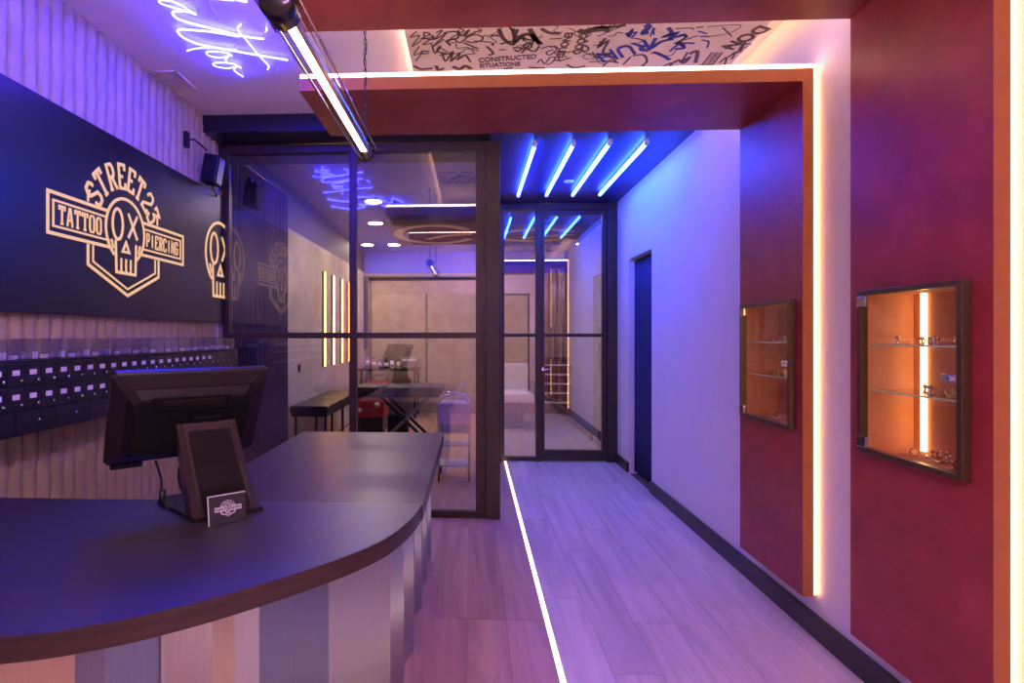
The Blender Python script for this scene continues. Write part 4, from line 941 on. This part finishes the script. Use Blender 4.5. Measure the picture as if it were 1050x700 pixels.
# card stand in front of the till
cA, cB = Vector((-0.862, 1.855, HC)), Vector((-0.770, 1.935, HC))
ce = (cB - cA); cw = ce.length; ce.normalize(); cn = Vector((ce.y, -ce.x, 0))      # towards the camera
up = (Vector((0, 0, 1)) * 0.97 - cn * 0.16).normalized(); cno = ce.cross(up).normalized()
if cno.dot(cn) < 0: cno = -cno
Mc = Matrix(((ce.x, up.x, cno.x, cA.x), (ce.y, up.y, cno.y, cA.y), (ce.z, up.z, cno.z, cA.z), (0, 0, 0, 1)))
cs = thing('card_stand', tuple(cA), 'small dark card with white skull emblem standing against the till', 'card')
placed(MB().box(0, 0.0025, -0.004, cw, 0.094, 0.0, 0.0), Mc).build('card', M['drawer'], cs)
placed(MB().box(0, 0.0945, -0.005, cw, 0.0975, 0.001).box(-0.003, 0.0025, -0.005, -0.0002, 0.0975, 0.001), Mc).build('clear_edge', M['white_plastic'], cs)
placed(MB().box(0.0, 0, -0.018, cw, 0.002, 0.008), Mc @ Matrix.Rotation(0.165, 4, 'X')).build('stand_base', M['acrylic'], cs)
cfn = lambda a, b, d: tuple(Mc @ Vector((a, b, 0.0006 + d)))
logo(cfn, cw / 2, 0.050, 0.068, cs, M['label'], th=0.0006, w0=0.030)

# ------------------------------------------------------------------ back room seen through the glass
for k, y in enumerate((7.79, 8.29, 8.84, 9.33)):
    t = thing('wall_light', (LX + 0.02, y, 1.02), 'vertical warm light bar on the concrete wall, %s of four counted from the left' % names[k], 'wall light', 'light bars on the concrete wall')
    MB().box(LX + 0.02, y - 0.035, 1.02, LX + 0.045, y + 0.035, 2.33).build('housing', M['black'], t)
    MB().box(LX + 0.045, y - 0.027, 1.03, LX + 0.058, y + 0.027, 2.32, 0.004).build('diffuser', M['led_slat'], t)
sw = thing('wall_socket', (LX + 0.02, 6.7, 1.05), 'small black socket plate on the concrete wall above the bench', 'socket')
MB().box(LX + 0.02, 6.66, 1.02, LX + 0.032, 6.74, 1.11, 0.003).build('plate', M['black'], sw)
MB().lathe([(0.02, 0), (0.02, 0.003)], n=16)
MB().box(LX + 0.032, 6.68, 1.045, LX + 0.035, 6.72, 1.085).build('insert', M['plastic_dark'], sw)
DL = ['nearest of those behind the middle glass pane', 'second nearest behind the middle glass pane', 'far one left of the dark raft by the back wall', 'leftmost one far back beside the concrete wall', 'nearest one behind the corridor door', 'far right one behind the corridor door', 'one over the pale couch behind the dark raft', 'one above the dark raft of the middle glass pane']
for k, (x, y) in enumerate(((-1.15, 6.68), (-1.345, 7.97), (-1.346, 9.89), (-1.80, 9.86), (0.974, 7.45), (1.88, 9.9), (0.6, 9.3), (-0.4, 8.9))):
    t = thing('downlight', (x, y, 3.02), 'round white downlight, ' + DL[k], 'downlight', 'downlights in the back room')
    MB().lathe([(0.098, -0.006), (0.112, -0.006), (0.115, 0.0)], (x, y, 3.02), 28).build('rim', M['white_plastic'], t)
    MB().lathe([(0.090, -0.0085), (0.095, -0.0065)], (x, y, 3.02), 28).build('lens', M['down'], t)

# dark acoustic raft with big pale curved lettering
for (x0, x1, y0, y1, lab) in ((-1.15, 0.10, 7.5, 9.3, 'dark ceiling raft with pale curved lettering behind the middle glass pane'), (0.30, 1.60, 7.9, 9.1, 'dark ceiling raft with pale curved lettering behind the corridor door')):
    rf = thing('ceiling_raft', ((x0 + x1) / 2, (y0 + y1) / 2, 2.90), lab, 'ceiling panel')
    MB().box(x0, y0, 2.92, x1, y1, 2.96, 0.004).build('board', M['dark_wall'], rf)
    for sx in (x0 + 0.15, x1 - 0.15): MB().tube([(sx, (y0 + y1) / 2, 2.96), (sx, (y0 + y1) / 2, 3.02)], 0.006, 6).build('hanger', M['chrome'], rf)
    ffn = lambda a, b, d: (a, b, 2.9195 - d)
    cx, cy = (x0 + x1) / 2, (y0 + y1) / 2; rx, ry = (x1 - x0) * 0.44, (y1 - y0) * 0.40
    q = MB(); q.ribbon([(cx + rx * math.cos(t), cy + ry * math.sin(t)) for t in [0.5 + 5.2 * k / 36 for k in range(37)]], 0.13, ffn, 0.002)
    q.ribbon([(cx - rx * 0.3, cy + ry * 0.5), (cx + rx * 0.2, cy + ry * 0.1), (cx + rx * 0.95, cy - ry * 0.1)], 0.11, ffn, 0.002)
    q.build('curved_lettering', M['cream'], rf)

# padded bench against the concrete wall
bn = thing('padded_bench', (-1.77, 6.9, 0), 'long low black padded bench along the concrete wall under the light bars', 'bench')
for k in range(3): MB().box(-1.99, 6.18 + k * 0.62, 0.60, -1.56, 6.18 + k * 0.62 + 0.605, 0.685, 0.022).build('cushion', M['leather'], bn)
MB().box(-1.97, 6.20, 0.565, -1.58, 8.02, 0.60).build('frame', M['black'], bn)
for x in (-1.94, -1.61):
    for y in (6.26, 7.1, 7.9): MB().tube([(x, y, 0), (x, y, 0.565)], 0.016, 8).build('leg', M['black'], bn)

# folding treatment bed
bd = thing('treatment_bed', (-0.98, 7.7, 0), 'black padded treatment bed on crossed legs in the middle of the back room', 'bed')
for x0, x1 in ((-1.53, -1.14), (-1.13, -0.78), (-0.77, -0.38)): MB().box(x0, 7.35, 0.70, x1, 8.0, 0.79, 0.025).build('cushion', M['leather'], bd)
MB().box(-1.50, 7.40, 0.655, -0.42, 7.95, 0.70).build('frame', M['black'], bd)
MB().box(-1.20, 7.45, 0.0, -0.55, 7.9, 0.09, 0.02).build('base', M['plastic_black'], bd)
for y in (7.47, 7.86):
    MB().tube([(-1.15, y, 0.09), (-0.55, y, 0.655)], 0.022, 8).build('leg', M['grey_paint'], bd)
    MB().tube([(-0.60, y, 0.09), (-1.20, y, 0.655)], 0.022, 8).build('leg', M['black'], bd)
MB().box(-1.12, 7.55, 0.09, -0.85, 7.8, 0.40, 0.03).build('pedestal', M['plastic_black'], bd)

# red tool cabinet
rc = thing('tool_cabinet', (-1.47, 8.45, 0), 'red drawer cabinet with pale stickers standing behind the black bed', 'cabinet')
MB().box(-1.70, 8.2, 0.28, -1.26, 8.7, 0.70, 0.012).build('body', M['red'], rc)
MB().box(-1.68, 8.22, 0.06, -1.28, 8.68, 0.28).build('base', M['black'], rc)
for z in (0.30, 0.43, 0.56):
    d = MB().box(-1.68, 8.185, z, -1.28, 8.2, z + 0.115, 0.004).build('drawer', M['red'], rc)
    MB().box(-1.58, 8.172, z + 0.085, -1.38, 8.186, z + 0.10).build('handle', M['chrome'], d)
for x, z, r in ((-1.60, 0.38, 0.035), (-1.42, 0.60, 0.03), (-1.36, 0.46, 0.04), (-1.62, 0.62, 0.03)):
    q = MB().lathe([(r, 0), (r, 0.002)], n=14); q.v = [(x + a, 8.1845 - c, z + b) for a, b, c in q.v]
    q.build('sticker', M['label'], rc)
for x in (-1.64, -1.32):
    for y in (8.27, 8.63):
        q = MB().lathe([(0.03, -0.012), (0.03, 0.012)], n=12); q.v = [(x + c, y + a, 0.03 + b) for a, b, c in q.v]; q.build('wheel', M['black'], rc)

# side desk with bottles and an appliance
dk = thing('side_desk', (-1.5, 10.3, 0), 'dark side desk against the back wall carrying bottles and an appliance', 'desk')
MB().box(-2.0, 10.0, 0.83, -0.95, 10.7, 0.87, 0.004).build('top', M['black'], dk)
for x in (-1.95, -1.0):
    for y in (10.06, 10.64): MB().box(x - 0.02, y - 0.02, 0, x + 0.02, y + 0.02, 0.83).build('leg', M['black'], dk)
MB().box(-1.93, 10.1, 0.40, -1.02, 10.6, 0.43).build('shelf', M['black'], dk)
bag = thing('red_bag', (-1.66, 10.25, 0.43), 'red bag with a white patch on the lower shelf of the side desk', 'bag')
MB().box(-1.88, 10.12, 0.4315, -1.45, 10.42, 0.66, 0.05).build('body', M['red'], bag)
MB().box(-1.74, 10.115, 0.50, -1.60, 10.121, 0.60).build('patch', M['label'], bag)
MB().tube(spline([(-1.78, 10.27, 0.65), (-1.74, 10.27, 0.73), (-1.60, 10.27, 0.73), (-1.56, 10.27, 0.65)], 6), 0.012, 8).build('handle', M['black'], bag)
spec = [(-1.86, 0.26, 'violet', 'tall violet bottle at the left end of the side desk'), (-1.75, 0.20, 'red', 'red bottle second from the left on the side desk'), (-1.64, 0.16, 'violet', 'short violet bottle third from the left on the side desk'),
        (-1.53, 0.18, 'black', 'black bottle in the middle of the side desk'), (-1.42, 0.17, 'white_plastic', 'white bottle with black cap right of the black one on the side desk'), (-1.30, 0.15, 'pink', 'pinkish bottle beside the appliance on the side desk')]
for x, h, mm, lab in spec:
    b = thing('bottle', (x, 10.2, 0.87), lab, 'bottle', 'bottles on the side desk')
    MB().lathe([(0.036, 0), (0.038, 0.01), (0.038, h * 0.70), (0.016, h * 0.82), (0.016, h * 0.86)], (x, 10.2, 0.87), 16).build('body', M[mm], b)
    MB().lathe([(0.019, h * 0.86), (0.019, h * 0.98), (0.014, h)], (x, 10.2, 0.87), 14).build('cap', M['black'], b)
    MB().lathe([(0.0386, h * 0.2), (0.0386, h * 0.55)], (x, 10.2, 0.87), 16).build('label_band', M['label'], b)
ap = thing('steriliser', (-1.08, 10.3, 0.87), 'grey boxy appliance with glass lid at the right end of the side desk', 'appliance')
MB().box(-1.24, 10.12, 0.88, -0.97, 10.5, 1.06, 0.02).build('body', M['grey_paint'], ap)
MB().box(-1.235, 10.112, 1.0, -0.975, 10.12, 1.04).build('front_band', M['white_plastic'], ap)
MB().box(-1.22, 10.14, 1.06, -0.99, 10.48, 1.24, 0.04).build('lid', M['acrylic'], ap)
MB().box(-1.22, 10.2, 0.87, -1.0, 10.45, 0.882).build('feet', M['black'], ap)

# utility cart with arched handle just behind the glass
ca = thing('utility_cart', (-0.17, 5.9, 0), 'white metal utility cart with arched handle and shelves behind the right glass pane', 'cart')
cx0, cx1, cy0, cy1 = -0.33, -0.03, 5.72, 6.08
for y in (cy0, cy1):
    MB().tube([(cx0, y, 0.06), (cx0, y, 0.76)] + [( (cx0 + cx1) / 2 - 0.15 * math.cos(t), y, 0.76 + 0.10 * math.sin(t)) for t in [PI * k / 10 for k in range(1, 10)]] + [(cx1, y, 0.76), (cx1, y, 0.06)], 0.013, 10).build('hoop', M['chrome'], ca)
for z in (0.14, 0.34, 0.47):
    MB().box(cx0 - 0.004, cy0 + 0.013, z, cx1 + 0.004, cy1 - 0.013, z + 0.018, 0.004).build('shelf', M['white_plastic'], ca)
MB().box(cx0 - 0.01, cy0 - 0.03, 0.565, cx1 + 0.01, cy1 - 0.02, 0.78, 0.012).build('box', M['pink'], ca)
MB().box(cx0 + 0.02, cy0 - 0.01, 0.488, cx1 - 0.02, cy1 - 0.03, 0.564, 0.012).build('tray', M['teal'], ca)
for x in (cx0, cx1):
    for y in (cy0, cy1):
        q = MB().lathe([(0.03, -0.010), (0.03, 0.010)], n=12); q.v = [(x + c, y + a, 0.03 + b) for a, b, c in q.v]; q.build('wheel', M['black'], ca)
sb_ = thing('spray_bottle', (-0.10, 5.9, 0.78), 'clear spray bottle standing on the box of the utility cart', 'bottle')
MB().lathe([(0.03, 0), (0.032, 0.01), (0.032, 0.09), (0.012, 0.13), (0.012, 0.15)], (-0.10, 5.9, 0.7803), 14).build('body', M['acrylic'], sb_)
MB().box(-0.115, 5.885, 0.930, -0.06, 5.915, 0.965, 0.004).box(-0.075, 5.892, 0.895, -0.066, 5.908, 0.93).build('trigger', M['white_plastic'], sb_)

# pale couch and shelf rack behind the corridor door
co = thing('pale_couch', (0.55, 9.2, 0), 'pale padded treatment couch behind the fixed pane of the corridor door', 'couch')
MB().box(0.25, 8.8, 0.42, 0.95, 9.7, 0.56, 0.04).build('seat', M['white_plastic'], co)
MB().box(0.25, 9.72, 0.50, 0.95, 9.86, 0.98, 0.04).build('backrest', M['white_plastic'], co)
for x in (0.17, 0.96): MB().box(x, 8.9, 0.5, x + 0.075, 9.6, 0.70, 0.02).build('armrest', M['black'], co)
MB().box(0.40, 9.0, 0.0, 0.80, 9.5, 0.42, 0.03).build('base', M['grey_paint'], co)
ra = thing('shelf_rack', (1.55, 10.6, 0), 'dark rack with five thin pale shelves against the far back wall', 'shelf')
MB().box(1.25, 10.70, 0.05, 1.85, 10.78, 1.05).build('back_board', M['dark_wall'], ra)
for k in range(5): MB().box(1.26, 10.52, 0.22 + k * 0.17, 1.84, 10.70, 0.24 + k * 0.17).build('shelf', M['white_plastic'], ra)
for x in (1.25, 1.835): MB().box(x, 10.52, 0, x + 0.015, 10.70, 1.05).build('side', M['black'], ra)

# blue tubes added out of sight behind the rafts to light the back ceiling
for k, (x0, x1, yb, lab) in enumerate(((-1.05, 0.02, 9.4, 'blue tube on the back room ceiling behind the left raft'), (0.45, 1.5, 9.2, 'blue tube on the back room ceiling behind the right raft'))):  # both tubes are added, hidden lights, not real fittings
    t = thing('tube_light', ((x0 + x1) / 2, yb, 3.02), lab, 'tube light')
    MB().box(x0, yb - 0.01, 3.005, x1, yb + 0.01, 3.02).build('batten', M['white_plastic'], t)
    MB().tube([(x0 + 0.03, yb, 2.988), (x1 - 0.03, yb, 2.988)], 0.0145, 12).build('tube', M['tube_blue'], t)
    for a, b in ((x0, x0 + 0.03), (x1 - 0.03, x1)): MB().tube([(a, yb, 2.988), (b, yb, 2.988)], 0.0165, 12).build('end_cap', M['white_plastic'], t)
